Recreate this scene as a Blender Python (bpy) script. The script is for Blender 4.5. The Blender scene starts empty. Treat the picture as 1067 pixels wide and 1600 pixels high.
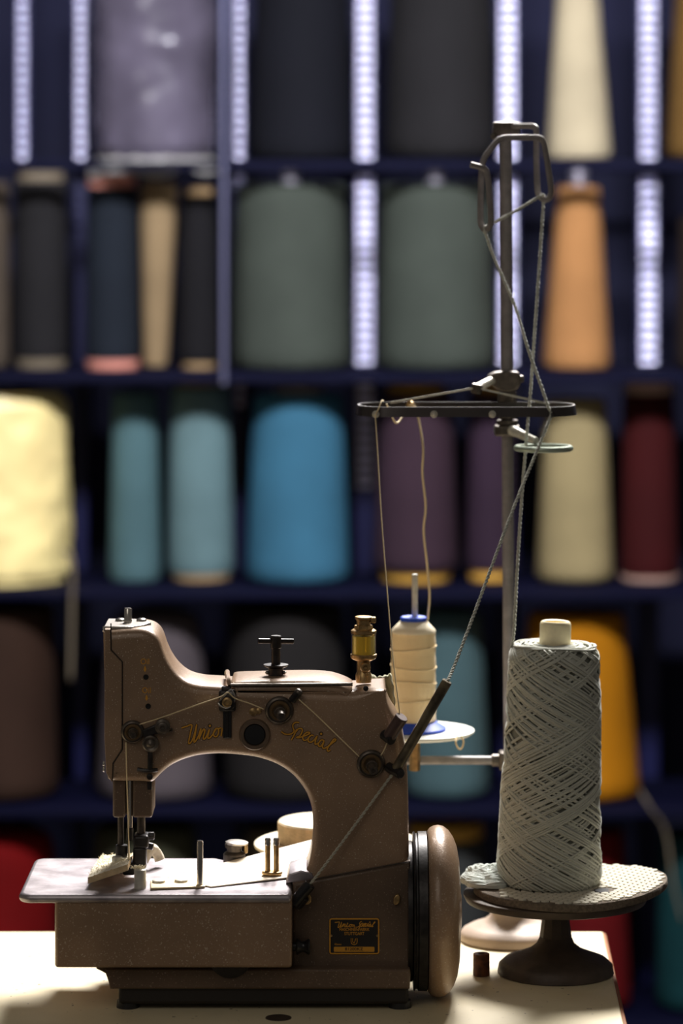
import bpy, bmesh, math, random
from mathutils import Vector, Matrix, noise
from mathutils.geometry import tessellate_polygon
random.seed(7)
S = bpy.context.scene
COL = S.collection
R = math.radians

# ------------------------------------------------------------------ camera, world, lights, exposure
F = 5200.0            # focal length in pixels of the 1067x1600 frame
D = 3.64              # camera distance to the bed front plane (Y = 0)
HOR = 300.0           # pixel row of the horizon
ZC = 1.6535           # lens height above the floor
TABLE_Z = 0.75
cd = bpy.data.cameras.new('camera'); cam = bpy.data.objects.new('camera', cd); COL.objects.link(cam)
cam.location = (0, -D, ZC); cam.rotation_euler = (R(90), 0, 0)
cd.sensor_fit = 'VERTICAL'; cd.sensor_height = 36; cd.lens = 36 * F / 1600.0
cd.shift_y = -(800 - HOR) / 1600.0
cd.clip_start = 0.1; cd.clip_end = 50
cd.dof.use_dof = True; cd.dof.focus_distance = D + 0.09; cd.dof.aperture_fstop = 2.75
S.camera = cam

w = bpy.data.worlds.new('room_ambient'); S.world = w; w.use_nodes = True
w.node_tree.nodes['Background'].inputs[0].default_value = (1.0, 0.90, 0.80, 1)
w.node_tree.nodes['Background'].inputs[1].default_value = 0.085

def area(name, loc, target, sx, sy, watts, color=(1, 1, 1), spread=180):
    l = bpy.data.lights.new(name, 'AREA'); l.shape = 'RECTANGLE'; l.size = sx; l.size_y = sy
    l.energy = watts; l.color = color; l.spread = R(spread)
    o = bpy.data.objects.new(name, l); COL.objects.link(o); o.location = loc
    o.rotation_euler = (Vector(target) - Vector(loc)).to_track_quat('-Z', 'Y').to_euler()
    return o
area('aisle_lamp', (0.45, 2.0, 2.9), (0.0, 0.2, 0.85), 1.2, 0.8, 118, (1.0, 0.965, 0.93), 118)
area('rack_fill', (0.2, 0.3, 2.95), (0.1, 2.8, 1.62), 2.3, 0.3, 50, (0.92, 0.93, 1.0), 90)  # added light for the rack alone, beam narrowed to miss the machine
area('front_fill', (-0.9, -2.4, 2.95), (0.0, 0.3, 0.8), 1.6, 1.6, 9, (1.0, 0.93, 0.84))  # added weak fill from behind the camera, no known fixture

S.view_settings.view_transform = 'Standard'; S.view_settings.look = 'None'
S.view_settings.gamma = 1.0; S.view_settings.use_curve_mapping = False
S.view_settings.exposure = 0.0

# ------------------------------------------------------------------ helpers
def sc(Y): return (D + Y) / F
def P(px, py, Y):
    k = sc(Y); return Vector(((px - 533.5) * k, Y, ZC - (py - HOR) * k))

def srgb(r, g, b):
    f = lambda c: (c / 255 / 12.92) if c <= 10 else ((c / 255 + 0.055) / 1.055) ** 2.4
    return (f(r), f(g), f(b))

MATS = {}
def mat(name, col, rough=0.5, metal=0.0, var=0.0, vscale=30, col2=None, bump=0.0, bscale=200, spec=0.5,
        speck=None, sscale=900, sthr=(0.66, 0.72), stretch=None, trans=0.0, alpha=1.0, sheen=0.0, wave=None, coat=0.0):
    if name in MATS: return MATS[name]
    m = bpy.data.materials.new(name); m.use_nodes = True
    nt = m.node_tree; N = nt.nodes; L = nt.links; b = N['Principled BSDF']
    b.inputs['Roughness'].default_value = rough; b.inputs['Metallic'].default_value = metal
    b.inputs['Specular IOR Level'].default_value = spec
    b.inputs['Base Color'].default_value = (*col, 1)
    b.inputs['Transmission Weight'].default_value = trans
    b.inputs['Alpha'].default_value = alpha
    b.inputs['Sheen Weight'].default_value = sheen
    b.inputs['Coat Weight'].default_value = coat
    tc = N.new('ShaderNodeTexCoord'); vec = tc.outputs['Object']
    if stretch:
        mp = N.new('ShaderNodeMapping'); mp.inputs['Scale'].default_value = stretch
        L.new(vec, mp.inputs['Vector']); vec = mp.outputs['Vector']
    cur = None
    if var > 0 or col2:
        n = N.new('ShaderNodeTexNoise'); n.inputs['Scale'].default_value = vscale; n.inputs['Detail'].default_value = 5
        L.new(vec, n.inputs['Vector'])
        rp = N.new('ShaderNodeValToRGB'); rp.color_ramp.elements[0].position = 0.34; rp.color_ramp.elements[1].position = 0.66
        c2 = col2 if col2 else tuple(c * (1 - var) for c in col)
        c1 = col if col2 else tuple(min(1, c * (1 + var)) for c in col)
        rp.color_ramp.elements[0].color = (*c2, 1); rp.color_ramp.elements[1].color = (*c1, 1)
        L.new(n.outputs['Fac'], rp.inputs['Fac']); cur = rp.outputs['Color']
    if speck:
        n = N.new('ShaderNodeTexNoise'); n.inputs['Scale'].default_value = sscale; n.inputs['Detail'].default_value = 1
        L.new(tc.outputs['Object'], n.inputs['Vector'])
        rp = N.new('ShaderNodeValToRGB'); rp.color_ramp.elements[0].position = sthr[0]; rp.color_ramp.elements[1].position = sthr[1]
        rp.color_ramp.elements[0].color = (0, 0, 0, 1); rp.color_ramp.elements[1].color = (1, 1, 1, 1)
        L.new(n.outputs['Fac'], rp.inputs['Fac'])
        mx = N.new('ShaderNodeMix'); mx.data_type = 'RGBA'
        L.new(rp.outputs['Color'], mx.inputs['Factor'])
        if cur: L.new(cur, mx.inputs['A'])
        else: mx.inputs['A'].default_value = (*col, 1)
        mx.inputs['B'].default_value = (*speck, 1); cur = mx.outputs['Result']
    if cur: L.new(cur, b.inputs['Base Color'])
    if bump > 0:
        if wave:
            n = N.new('ShaderNodeTexWave'); n.bands_direction = wave; n.inputs['Scale'].default_value = bscale
            n.inputs['Distortion'].default_value = 3.0; n.inputs['Detail'].default_value = 2
        else:
            n = N.new('ShaderNodeTexNoise'); n.inputs['Scale'].default_value = bscale; n.inputs['Detail'].default_value = 4
        L.new(vec, n.inputs['Vector'])
        bp = N.new('ShaderNodeBump'); bp.inputs['Strength'].default_value = bump; bp.inputs['Distance'].default_value = 0.002
        L.new(n.outputs['Fac'], bp.inputs['Height']); L.new(bp.outputs['Normal'], b.inputs['Normal'])
    MATS[name] = m
    return m

def tag(o, label=None, cat=None, group=None, kind=None):
    if label: o['label'] = label
    if cat: o['category'] = cat
    if group: o['group'] = group
    if kind: o['kind'] = kind
    return o

ORG = {}
def thing(name, loc, label, cat, group=None):
    o = bpy.data.objects.new(name, None); COL.objects.link(o); o.location = loc; o.empty_display_size = 0.05
    ORG[o.name] = Vector(loc)
    return tag(o, label, cat, group)

def frame_of(axis):
    a = Vector(axis).normalized()
    u = a.cross(Vector((0, 0, 1)))
    if u.length < 1e-4: u = Vector((1, 0, 0))
    u.normalize(); v = a.cross(u).normalized()
    return a, u, v

class MB:
    def __init__(s): s.v = []; s.f = []
    def add(s, vs, fs):
        o = len(s.v); s.v += [Vector(x) for x in vs]; s.f += [tuple(i + o for i in f) for f in fs]
        return s
    def box(s, a, b, rot=None):
        x0, y0, z0 = a; x1, y1, z1 = b
        vs = [(x0, y0, z0), (x1, y0, z0), (x1, y1, z0), (x0, y1, z0), (x0, y0, z1), (x1, y0, z1), (x1, y1, z1), (x0, y1, z1)]
        return s.add(vs, [(3, 2, 1, 0), (4, 5, 6, 7), (0, 1, 5, 4), (1, 2, 6, 5), (2, 3, 7, 6), (3, 0, 4, 7)])
    def rbox(s, a, b, r, n=3):
        """box with edges rounded, seen from the front: a rounded rectangle extruded in Y with rounded rims"""
        x0, y0, z0 = a; x1, y1, z1 = b
        poly = rrect(x0, z0, x1, z1, r, n)
        return s.prism(poly, y0, y1, r, n)
    def prism(s, poly, y0, y1, r=0.0, n=4, r_back=None, rs=None):
        """poly: list of (x, z), counter-clockwise seen from -Y; extruded from y0 to y1 with rounded rims of radius r"""
        if r_back is None: r_back = r
        A = sum(poly[i][0] * poly[(i + 1) % len(poly)][1] - poly[(i + 1) % len(poly)][0] * poly[i][1] for i in range(len(poly)))
        if A < 0: poly = poly[::-1]
        m = len(poly); nor = []
        for i in range(m):
            p0 = Vector(poly[i - 1]); p1 = Vector(poly[i]); p2 = Vector(poly[(i + 1) % m])
            d1 = (p1 - p0); d2 = (p2 - p1)
            d1 = d1.normalized() if d1.length > 1e-9 else d2.normalized(); d2 = d2.normalized() if d2.length > 1e-9 else d1
            n1 = Vector((d1.y, -d1.x)); n2 = Vector((d2.y, -d2.x)); q = n1 + n2
            if q.length < 1e-6: q = n1
            q.normalize(); c = max(0.5, q.dot(n1)); nor.append(q / c)
        rings = []
        if r > 0:
            for k in range(n + 1):
                t = k / n * math.pi / 2
                rings.append((r * (1 - math.sin(t)), y0 + r * (1 - math.cos(t))))
        else: rings.append((0, y0))
        if r_back > 0:
            for k in range(n + 1):
                t = k / n * math.pi / 2
                rings.append((r_back * (1 - math.cos(t)), y1 - r_back * (1 - math.sin(t))))
        else: rings.append((0, y1))
        vs = []
        for off, y in rings:
            for i in range(m):
                q = off * (rs(*poly[i]) if rs else 1); vs.append((poly[i][0] - nor[i].x * q, y, poly[i][1] - nor[i].y * q))
        fs = []
        for k in range(len(rings) - 1):
            for i in range(m):
                j = (i + 1) % m
                fs.append((k * m + i, k * m + j, (k + 1) * m + j, (k + 1) * m + i))
        tri = tessellate_polygon([[Vector((vs[i][0], vs[i][2], 0)) for i in range(m)]])
        for t in tri:
            a_, b_, c_ = (Vector((vs[q][0], vs[q][2])) for q in t)
            ccw = (b_ - a_).cross(c_ - a_) > 0
            fs.append(tuple(t) if ccw else tuple(reversed(t)))
        base = (len(rings) - 1) * m
        for t in tessellate_polygon([[Vector((vs[base + i][0], vs[base + i][2], 0)) for i in range(m)]]):
            a_, b_, c_ = (Vector((vs[base + q][0], vs[base + q][2])) for q in t)
            ccw = (b_ - a_).cross(c_ - a_) > 0
            tt = tuple(base + q for q in t)
            fs.append(tuple(reversed(tt)) if ccw else tt)
        return s.add(vs, fs)
    def plate(s, poly, z0, z1, r=0.0, n=3):
        """poly of (x, y) extruded upward, rims rounded"""
        q = MB().prism([(p[0], p[1]) for p in poly], -z1, -z0, r, n)
        return s.add([(v.x, v.z, -v.y) for v in q.v], [tuple(f) for f in q.f])
    def lathe(s, prof, org, axis=(0, 0, 1), seg=32, wob=None):
        """prof: list of (t along the axis, radius)"""
        a, u, v = frame_of(axis); o = Vector(org); vs = []; fs = []
        for k, (t, r) in enumerate(prof):
            for i in range(seg):
                an = 2 * math.pi * i / seg
                rr = r + (wob(an, t) if wob and r > 1e-6 else 0)
                vs.append(o + a * t + (u * math.cos(an) + v * math.sin(an)) * rr)
        for k in range(len(prof) - 1):
            for i in range(seg):
                j = (i + 1) % seg
                fs.append((k * seg + i, (k + 1) * seg + i, (k + 1) * seg + j, k * seg + j))
        if prof[0][1] > 1e-6: fs.append(tuple(range(seg)))
        if prof[-1][1] > 1e-6: fs.append(tuple((len(prof) - 1) * seg + i for i in reversed(range(seg))))
        return s.add(vs, fs)
    def cyl(s, p0, p1, r, seg=20, r1=None, bev=0.0):
        p0 = Vector(p0); p1 = Vector(p1); L = (p1 - p0).length; r1 = r if r1 is None else r1
        if bev > 0: prof = [(0, r - bev), (bev, r), (L - bev, r1), (L, r1 - bev)]
        else: prof = [(0, r), (L, r1)]
        return s.lathe(prof, p0, p1 - p0, seg)
    def tube(s, pts, r, seg=8, closed=False, radii=None):
        pts = [Vector(p) for p in pts]; n = len(pts); vs = []; fs = []
        T = []
        for i in range(n):
            a = pts[i - 1] if (i > 0 or closed) else pts[i]; b = pts[(i + 1) % n] if (i < n - 1 or closed) else pts[i]
            d = b - a; T.append(d.normalized() if d.length > 1e-9 else Vector((0, 0, 1)))
        _, u, v = frame_of(T[0])
        for i in range(n):
            if i: 
                ax = T[i - 1].cross(T[i])
                if ax.length > 1e-7:
                    u = Matrix.Rotation(T[i - 1].angle(T[i]), 3, ax) @ u
            u = (u - T[i] * u.dot(T[i])).normalized(); v = T[i].cross(u)
            rr = radii[i] if radii else r
            for k in range(seg):
                an = 2 * math.pi * k / seg
                vs.append(pts[i] + (u * math.cos(an) + v * math.sin(an)) * rr)
        for i in range(n if closed else n - 1):
            j = (i + 1) % n
            for k in range(seg):
                l = (k + 1) % seg
                fs.append((i * seg + k, i * seg + l, j * seg + l, j * seg + k))
        if not closed:
            fs.append(tuple(reversed(range(seg)))); fs.append(tuple((n - 1) * seg + k for k in range(seg)))
        return s.add(vs, fs)
    def grid(s, fn, nu, nv, thick=0.0):
        vs = []; fs = []
        for j in range(nv + 1):
            for i in range(nu + 1): vs.append(Vector(fn(i / nu, j / nv)))
        W = nu + 1
        for j in range(nv):
            for i in range(nu): fs.append((j * W + i, j * W + i + 1, (j + 1) * W + i + 1, (j + 1) * W + i))
        return s.add(vs, fs)
    def build(s, name, material, parent=None, smooth=35, loc=None, solid=None):
        me = bpy.data.meshes.new(name)
        org = Vector((0, 0, 0))
        if parent is not None: org = ORG[parent.name]
        elif loc is not None: org = Vector(loc)
        me.from_pydata([tuple(v - org) for v in s.v], [], s.f)
        me.materials.append(material)
        o = bpy.data.objects.new(name, me); COL.objects.link(o)
        if smooth:
            me.shade_smooth()
            if smooth < 180:
                me.set_sharp_from_angle(angle=R(smooth))
        if parent is not None: o.parent = parent; ORG[o.name] = ORG[parent.name]
        else: o.location = org; ORG[o.name] = org
        if solid:
            md = o.modifiers.new('thickness', 'SOLIDIFY'); md.thickness = solid; md.offset = 0
        return o

def rrect(x0, z0, x1, z1, r, n=4):
    pts = []
    for cx, cz, a0 in ((x1 - r, z0 + r, -90), (x1 - r, z1 - r, 0), (x0 + r, z1 - r, 90), (x0 + r, z0 + r, 180)):
        for k in range(n + 1):
            a = R(a0 + 90 * k / n); pts.append((cx + r * math.cos(a), cz + r * math.sin(a)))
    return pts

def catmull(pts, n=6, closed=False):
    pts = [Vector(p) for p in pts]; m = len(pts); out = []
    for i in range(m if closed else m - 1):
        p1 = pts[i]; p2 = pts[(i + 1) % m]
        p0 = pts[i - 1] if (i > 0 or closed) else p1 * 2 - p2
        p3 = pts[(i + 2) % m] if (i + 2 < m or closed) else p2 * 2 - p1
        for k in range(n):
            t = k / n
            out.append(0.5 * ((2 * p1) + (p2 - p0) * t + (2 * p0 - 5 * p1 + 4 * p2 - p3) * t * t + (3 * p1 - p0 - 3 * p2 + p3) * t ** 3))
    if not closed: out.append(pts[-1])
    return out

def copy_part(o, parent, dloc=(0, 0, 0)):
    c = o.copy(); COL.objects.link(c); c.parent = parent; c.location = o.location + Vector(dloc); ORG[c.name] = ORG[parent.name]
    return c

def text_mb(body, size, org, right=(1, 0, 0), up=(0, 0, 1), depth=0.0004, align='CENTER', xs=1.0, bold=0.0):
    cu = bpy.data.curves.new('txt', 'FONT'); cu.body = body; cu.size = size; cu.align_x = align; cu.align_y = 'CENTER'
    cu.extrude = depth / 2; cu.offset = bold
    o = bpy.data.objects.new('txt', cu); COL.objects.link(o)
    bpy.context.view_layer.update()
    dg = bpy.context.evaluated_depsgraph_get(); me = bpy.data.meshes.new_from_object(o.evaluated_get(dg))
    r = Vector(right).normalized(); u = Vector(up).normalized(); n = r.cross(u)
    mb = MB().add([Vector(org) + r * (v.co.x * xs) + u * v.co.y + n * v.co.z for v in me.vertices], [tuple(p.vertices) for p in me.polygons])
    bpy.data.objects.remove(o); bpy.data.curves.remove(cu); bpy.data.meshes.remove(me)
    return mb

# ------------------------------------------------------------------ materials
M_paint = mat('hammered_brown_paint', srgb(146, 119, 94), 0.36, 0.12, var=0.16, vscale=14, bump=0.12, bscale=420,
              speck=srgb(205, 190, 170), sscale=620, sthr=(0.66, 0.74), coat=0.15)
M_paint_shaded = mat('hammered_brown_paint_shaded', srgb(98, 79, 63), 0.45, 0.1, var=0.2, vscale=12, bump=0.12, bscale=380,
                   speck=srgb(165, 148, 130), sscale=620, sthr=(0.68, 0.76))  # shade of the lower body put into a darker copy of the paint
M_steel = mat('worn_steel', srgb(178, 172, 165), 0.33, 0.85, var=0.12, vscale=40, bump=0.05, bscale=160)
M_bedsteel = mat('worn_bed_steel', srgb(196, 188, 192), 0.38, 0.7, col2=srgb(140, 132, 136), vscale=28, bump=0.10, bscale=120)
M_chrome = mat('bright_nickel', srgb(205, 200, 192), 0.2, 1.0)
M_black = mat('blackened_steel', srgb(48, 45, 44), 0.38, 0.6, var=0.3, vscale=120, bump=0.08, bscale=300)
M_blackplastic = mat('black_plastic', srgb(24, 23, 24), 0.3)
M_darkhole = mat('dark_hole', srgb(10, 9, 8), 0.8)
M_gun = mat('gunmetal', srgb(92, 84, 76), 0.4, 0.7, var=0.25, vscale=150)
M_brass = mat('old_brass', srgb(176, 146, 100), 0.38, 0.85, var=0.3, vscale=160, bump=0.1, bscale=300)
M_bronze = mat('dull_bronze', srgb(128, 104, 74), 0.42, 0.8, var=0.2, vscale=150)
M_gold = mat('gold_print', srgb(205, 145, 38), 0.55, 0.0)
M_seam = mat('dark_outline_print', srgb(34, 26, 20), 0.7)
M_plateblack = mat('nameplate_black', srgb(24, 20, 17), 0.45)
M_wire = mat('painted_wire', srgb(126, 120, 118), 0.45, 0.1, var=0.15, vscale=80, bump=0.05)
M_guide = mat('pale_worn_rod', srgb(200, 196, 182), 0.42, 0.3, var=0.15, vscale=120)
M_band = mat('dark_guide_band', srgb(62, 57, 56), 0.35, 0.5, var=0.1)
M_castpale = mat('pale_cast_foot', srgb(186, 166, 150), 0.5, 0.05, var=0.1, vscale=25, bump=0.06, bscale=200)
M_castdark = mat('dark_cast_stand', srgb(74, 62, 52), 0.55, 0.2, var=0.25, vscale=40, bump=0.2, bscale=240)
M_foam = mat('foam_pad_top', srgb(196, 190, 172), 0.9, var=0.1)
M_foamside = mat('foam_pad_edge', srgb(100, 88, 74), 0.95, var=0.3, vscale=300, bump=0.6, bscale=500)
M_yarn = mat('pale_grey_green_yarn', srgb(186, 187, 174), 0.85, var=0.06, vscale=60, sheen=0.3)
M_fluff = mat('pale_yarn_fluff', srgb(214, 220, 214), 0.95, sheen=0.3)
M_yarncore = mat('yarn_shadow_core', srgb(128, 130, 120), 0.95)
M_tube = mat('ivory_plastic_tube', srgb(240, 226, 186), 0.5, var=0.05, vscale=150)
M_thread = mat('ivory_thread', srgb(226, 204, 160), 0.75, var=0.05)
M_spool = mat('ivory_spool_winding', srgb(238, 210, 158), 0.6, var=0.06, vscale=8, bump=0.25, bscale=320, wave='Z', sheen=0.2)
M_spooltop = mat('ivory_spool_shoulder', srgb(240, 226, 196), 0.7, bump=0.2, bscale=320, wave='Z')
M_blue = mat('blue_plastic', srgb(18, 70, 190), 0.5)
M_white = mat('white_plastic_disc', srgb(236, 238, 230), 0.4)
M_table = mat('cream_laminate', srgb(232, 218, 182), 0.5, col2=srgb(214, 198, 160), vscale=7, bump=0.05, bscale=600,
              speck=srgb(120, 100, 74), sscale=150, sthr=(0.75, 0.78))
M_edge = mat('brown_edge_band', srgb(150, 92, 48), 0.5)
M_felt = mat('ivory_felt', srgb(244, 232, 202), 0.95, var=0.08, vscale=60, bump=0.5, bscale=500, sheen=0.4)
M_feltedge = mat('tan_felt', srgb(206, 180, 140), 0.95, var=0.15, vscale=90, bump=0.6, bscale=420)
M_sheet = mat('ivory_sheet', srgb(240, 226, 200), 0.55)
M_rag = mat('grey_green_rag', srgb(168, 166, 140), 0.9, var=0.25, vscale=70, bump=0.4, bscale=260)
M_floor = mat('dark_floor', srgb(46, 44, 46), 0.6, var=0.2, vscale=3)
M_wall = mat('navy_wall', srgb(9, 11, 42), 0.9, var=0.12, vscale=2)
M_rack = mat('navy_rack_paint', srgb(7, 8, 32), 0.7, spec=0.1)
M_upright = mat('blue_upright_paint', srgb(15, 18, 70), 0.5)
M_rung = mat('blue_silver_rung', (0.78, 0.77, 1.0), 0.31, 1.0)
M_dimrung = mat('shaded_rung_steel', srgb(60, 60, 84), 0.35, 0.9)  # shade on the rungs put into a dimmer metal
M_rod = mat('grey_lavender_rod', srgb(120, 120, 150), 0.4, 0.6)
M_oil = mat('amber_oil', (0.9, 0.66, 0.08), 0.15, trans=0.45)
M_glass = mat('sight_glass', (0.98, 0.90, 0.45), 0.04, trans=0.95)
M_glass.node_tree.nodes['Principled BSDF'].inputs['IOR'].default_value = 1.06
M_rust = mat('rusty_brown', srgb(112, 62, 30), 0.7, col2=srgb(52, 28, 16), vscale=120, bump=0.4, bscale=200)

# ------------------------------------------------------------------ the room and the table
f = MB().box((-4, -4.5, -0.05), (4, 3.35, 0)).build('floor', M_floor, smooth=0); tag(f, 'dark floor under the table and the rack', 'floor', kind='structure')
wl = MB().box((-4, 3.2, 0), (4, 3.35, 3.2)).build('wall_back', M_wall, smooth=0); tag(wl, 'dark navy wall behind the yarn rack', 'wall', kind='structure')

TXR = 0.3195
tb = thing('work_table', (-0.25, 0.15, 0), 'cream laminate work table carrying the sewing machine', 'table')
TY0, TY1 = -0.13, 0.427
MB().plate([(-0.95, TY0), (TXR - 0.0155, TY0), (TXR, TY1), (-0.95, TY1)], TABLE_Z - 0.03, TABLE_Z, 0.003).build('tabletop', M_table, tb)
e = MB(); e.tube([(TXR - 0.0155, TY0, TABLE_Z - 0.006), (TXR, TY1, TABLE_Z - 0.006)], 0.0045, 8)
e.build('edge_band', M_edge, tb)
for lx, ly in ((-0.9, TY0 + 0.05), (-0.9, TY1 - 0.05), (0.25, TY0 + 0.05), (0.25, TY1 - 0.05)):
    MB().rbox((lx - 0.02, ly - 0.02, 0), (lx + 0.02, ly + 0.02, TABLE_Z - 0.03), 0.004).build('leg', M_black, tb)
pl = P(435, 1590.5, 0.0); pl = P(435, 1590.5, 0.9035 / 1290.5 * F - D)
MB().lathe([(0, 0.0145), (0.0006, 0.0142), (0.0004, 0.011), (0.0003, 0.0)], (pl.x, pl.y, TABLE_Z), seg=28).build('plug', M_castdark, tb)

# ------------------------------------------------------------------ the yarn rack
YU, YC, YFR = 2.98, 2.78, 2.62       # rear uprights, cone axes, front rail
rk = thing('yarn_rack', (0, YU, 0), 'navy steel shelf rack with slotted uprights filled with yarn cones', 'shelf rack')
ROWPX = [252, 576, 907, 1240, 1570]
ROWZ = [P(0, y, YC).z for y in ROWPX]
for k, z in enumerate(ROWZ):
    if k == 0:
        for yy in (YFR, YU - 0.05):
            MB().rbox((-1.05, yy, z - 0.018), (1.05, yy + 0.02, z - 0.001), 0.003).build('shelf_rail', M_rack, rk)
    else:
        MB().rbox((-1.05, YFR, z - 0.018), (1.05, YU - 0.03, z - 0.001), 0.003).build('shelf_board', M_rack, rk)
rung_me = None
def rung_mesh(hw):
    mb = MB(); n = 8; vs = []; 
    pr = [(-0.0, 0.0055)] 
    for sx in (-1, 1):
        for k in range(n + 1):
            a = R(-90 + 180 * k / n)
            vs.append((sx * hw, -0.008 * math.cos(a), 0.0075 * math.sin(a)))
    fs = [(k, n + 1 + k, n + 2 + k, k + 1) for k in range(n)]
    fs.append(tuple(range(n + 1))); fs.append(tuple(reversed(range(n + 1, 2 * n + 2))))
    me = bpy.data.meshes.new('rung'); me.from_pydata(vs, [], fs); me.materials.append(M_rung); me.shade_smooth(); me.set_sharp_from_angle(angle=R(50))
    return me
RW, RN = rung_mesh(0.0155), rung_mesh(0.0075)
PITCH = 16.0 * sc(YU)
for px, wide, y0, y1 in ((35, 0, -10, 262), (126, 0, -10, 275), (374, 0, -10, 640), (570, 1, -10, 770), (793, 1, -10, 770), (1013, 1, -10, 600)):
    c = P(px, 300, YU); hw = 0.021 if wide else 0.013
    up = MB().rbox((c.x - hw, YU, 0), (c.x + hw, YU + 0.03, 2.25), 0.003).build('upright', M_upright, rk)
    z = P(0, y0, YU).z; zend = P(0, y1, YU).z
    while z > zend:
        if abs(z - ROWZ[0] + 0.012) > 0.012:
            o = bpy.data.objects.new('rung', RW if wide else RN); COL.objects.link(o); o.parent = up
            o.location = Vector((c.x, YU, z)) - ORG[rk.name]
        z -= PITCH
dimdot = MB().lathe([(0, .006), (.003, .006), (.004, .003)], (0, 0, 0), (0, -1, 0), 10); bme = bpy.data.meshes.new('shaded_rung_dot'); bme.from_pydata([tuple(v) for v in dimdot.v], [], dimdot.f); bme.materials.append(M_dimrung)  # small dim dots stand in for rungs in shade, no real fasteners
for i in range(16):
    o = bpy.data.objects.new('shaded_rung_dot', bme); COL.objects.link(o); o.parent = rk; o.location = Vector((P(121.5, 300, YU).x, YU, P(0, 302 + 16 * i, YU).z)) - ORG[rk.name]
MB().cyl((P(350, 0, YFR).x, YFR - 0.012, ROWZ[1] - 0.02), (P(350, 0, YFR).x, YFR - 0.012, 2.25), 0.0048, 14).build('front_rod', M_rod, rk)

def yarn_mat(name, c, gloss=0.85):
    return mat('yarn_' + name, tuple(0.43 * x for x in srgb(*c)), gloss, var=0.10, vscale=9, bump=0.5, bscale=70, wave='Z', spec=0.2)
M_card = mat('tan_card_tube', srgb(170, 140, 100), 0.8)
M_pink = mat('pink_card_tube', srgb(214, 140, 122), 0.8)
M_ochre = mat('ochre_card_tube', srgb(212, 160, 66), 0.8)
M_greytube = mat('grey_tube', srgb(190, 180, 178), 0.6)
M_tip = mat('steel_spindle_tip', srgb(190, 185, 200), 0.3, 0.8)

def yarn_cone(label, color, xt0, xt1, xb0, xb1, ytop, ybot, name='yarn_cone', tube=None, tube_top=0, tube_bot=0, tip=False, round_=0.06,
              wrap=None, Y=YC, group='yarn cones on the rack', material=None, tube_w=0.62):
    """a cone of yarn standing on the rack; pixel extents of its outline at the cone axis plane"""
    k = sc(Y)
    ct = P((xt0 + xt1) / 2, ytop, Y); cb = P((xb0 + xb1) / 2, ybot, Y)
    rt = (xt1 - xt0) / 2 * k; rb = (xb1 - xb0) / 2 * k
    H = ct.z - cb.z
    base = Vector((cb.x, Y, cb.z - tube_bot * k))
    t = thing(name, base, label, 'yarn cone', group)
    ax = Vector((ct.x - cb.x, 0, H))
    e = round_ * rt; prof = [(0, rb * 0.55), (0.002, rb * 0.93), (0.012, rb)]
    for i in range(1, 9):
        u = i / 9; prof.append((H * u, rb + (rt - rb) * u))
    for i in range(6):
        a = i / 5 * math.pi / 2; prof.append((H - e * (1 - math.sin(a)) , rt - e * (1 - math.cos(a)) * 1.5))
    prof.append((H + 0.002, rt * 0.45))
    seed = random.random() * 50
    wob = None
    if wrap:
        wob = lambda an, tt: wrap * (noise.noise(Vector((math.cos(an) * 2.2 + seed, math.sin(an) * 2.2, tt * 14))) * 1.0 + 0.6 * noise.noise(Vector((math.cos(an) * 6 + seed, math.sin(an) * 6, tt * 34 + 5))))
        prof2 = []
        for i in range(40):
            u = i / 39; prof2.append((H * u, (rb + (rt - rb) * u) * (1 if 0.03 < u < 0.96 else 0.9)))
        prof2 = [(-0.001, rb * .4)] + prof2 + [(H + 0.001, rt * 0.3)]
        prof = prof2
    m = material or color
    MB().lathe(prof, cb, ax, 56, wob).build('winding', m, t, 60)
    if tube is not None:
        if tube_top: MB().lathe([(H - 0.004, rt * tube_w * .9), (H, rt * tube_w), (H + tube_top * k, rt * tube_w * 0.97), (H + tube_top * k, rt * tube_w * 0.8), (H - 0.002, rt * tube_w * 0.78)], cb, ax, 36).build('tube_end', tube, t, 40)
        if tube_bot: MB().lathe([(-tube_bot * k, rb * tube_w * .9), (-tube_bot * k + .002, rb * tube_w * 1.0), (0.003, rb * tube_w * 1.05)], cb, ax, 36).build('tube_foot', tube, t, 40)
    if tip:
        a, _, _ = frame_of(ax)
        MB().lathe([(H - 0.002, 0.017), (H + 0.012, 0.017), (H + 0.0125, 0.012), (H + 0.019, 0.012), (H + 0.0195, 0.017), (H + 0.040, 0.016), (H + 0.043, 0.012)], cb, ax, 20).build('spindle_tip', M_tip, t, 40)
    return t

Y_ = yarn_mat
M_wrapgrey = mat('grey_shrink_wrap', srgb(84, 78, 92), 0.22, 0.0, var=0.25, vscale=9, bump=0.6, bscale=26, coat=0.6)
M_film = mat('crumpled_clear_film', srgb(200, 196, 190), 0.3, trans=0.35, bump=0.5, bscale=60)
M_wrapyel = mat('pale_yellow_wrapped_yarn', srgb(252, 226, 156), 0.4, var=0.08, vscale=6, bump=0.5, bscale=22, coat=0.3)
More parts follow.
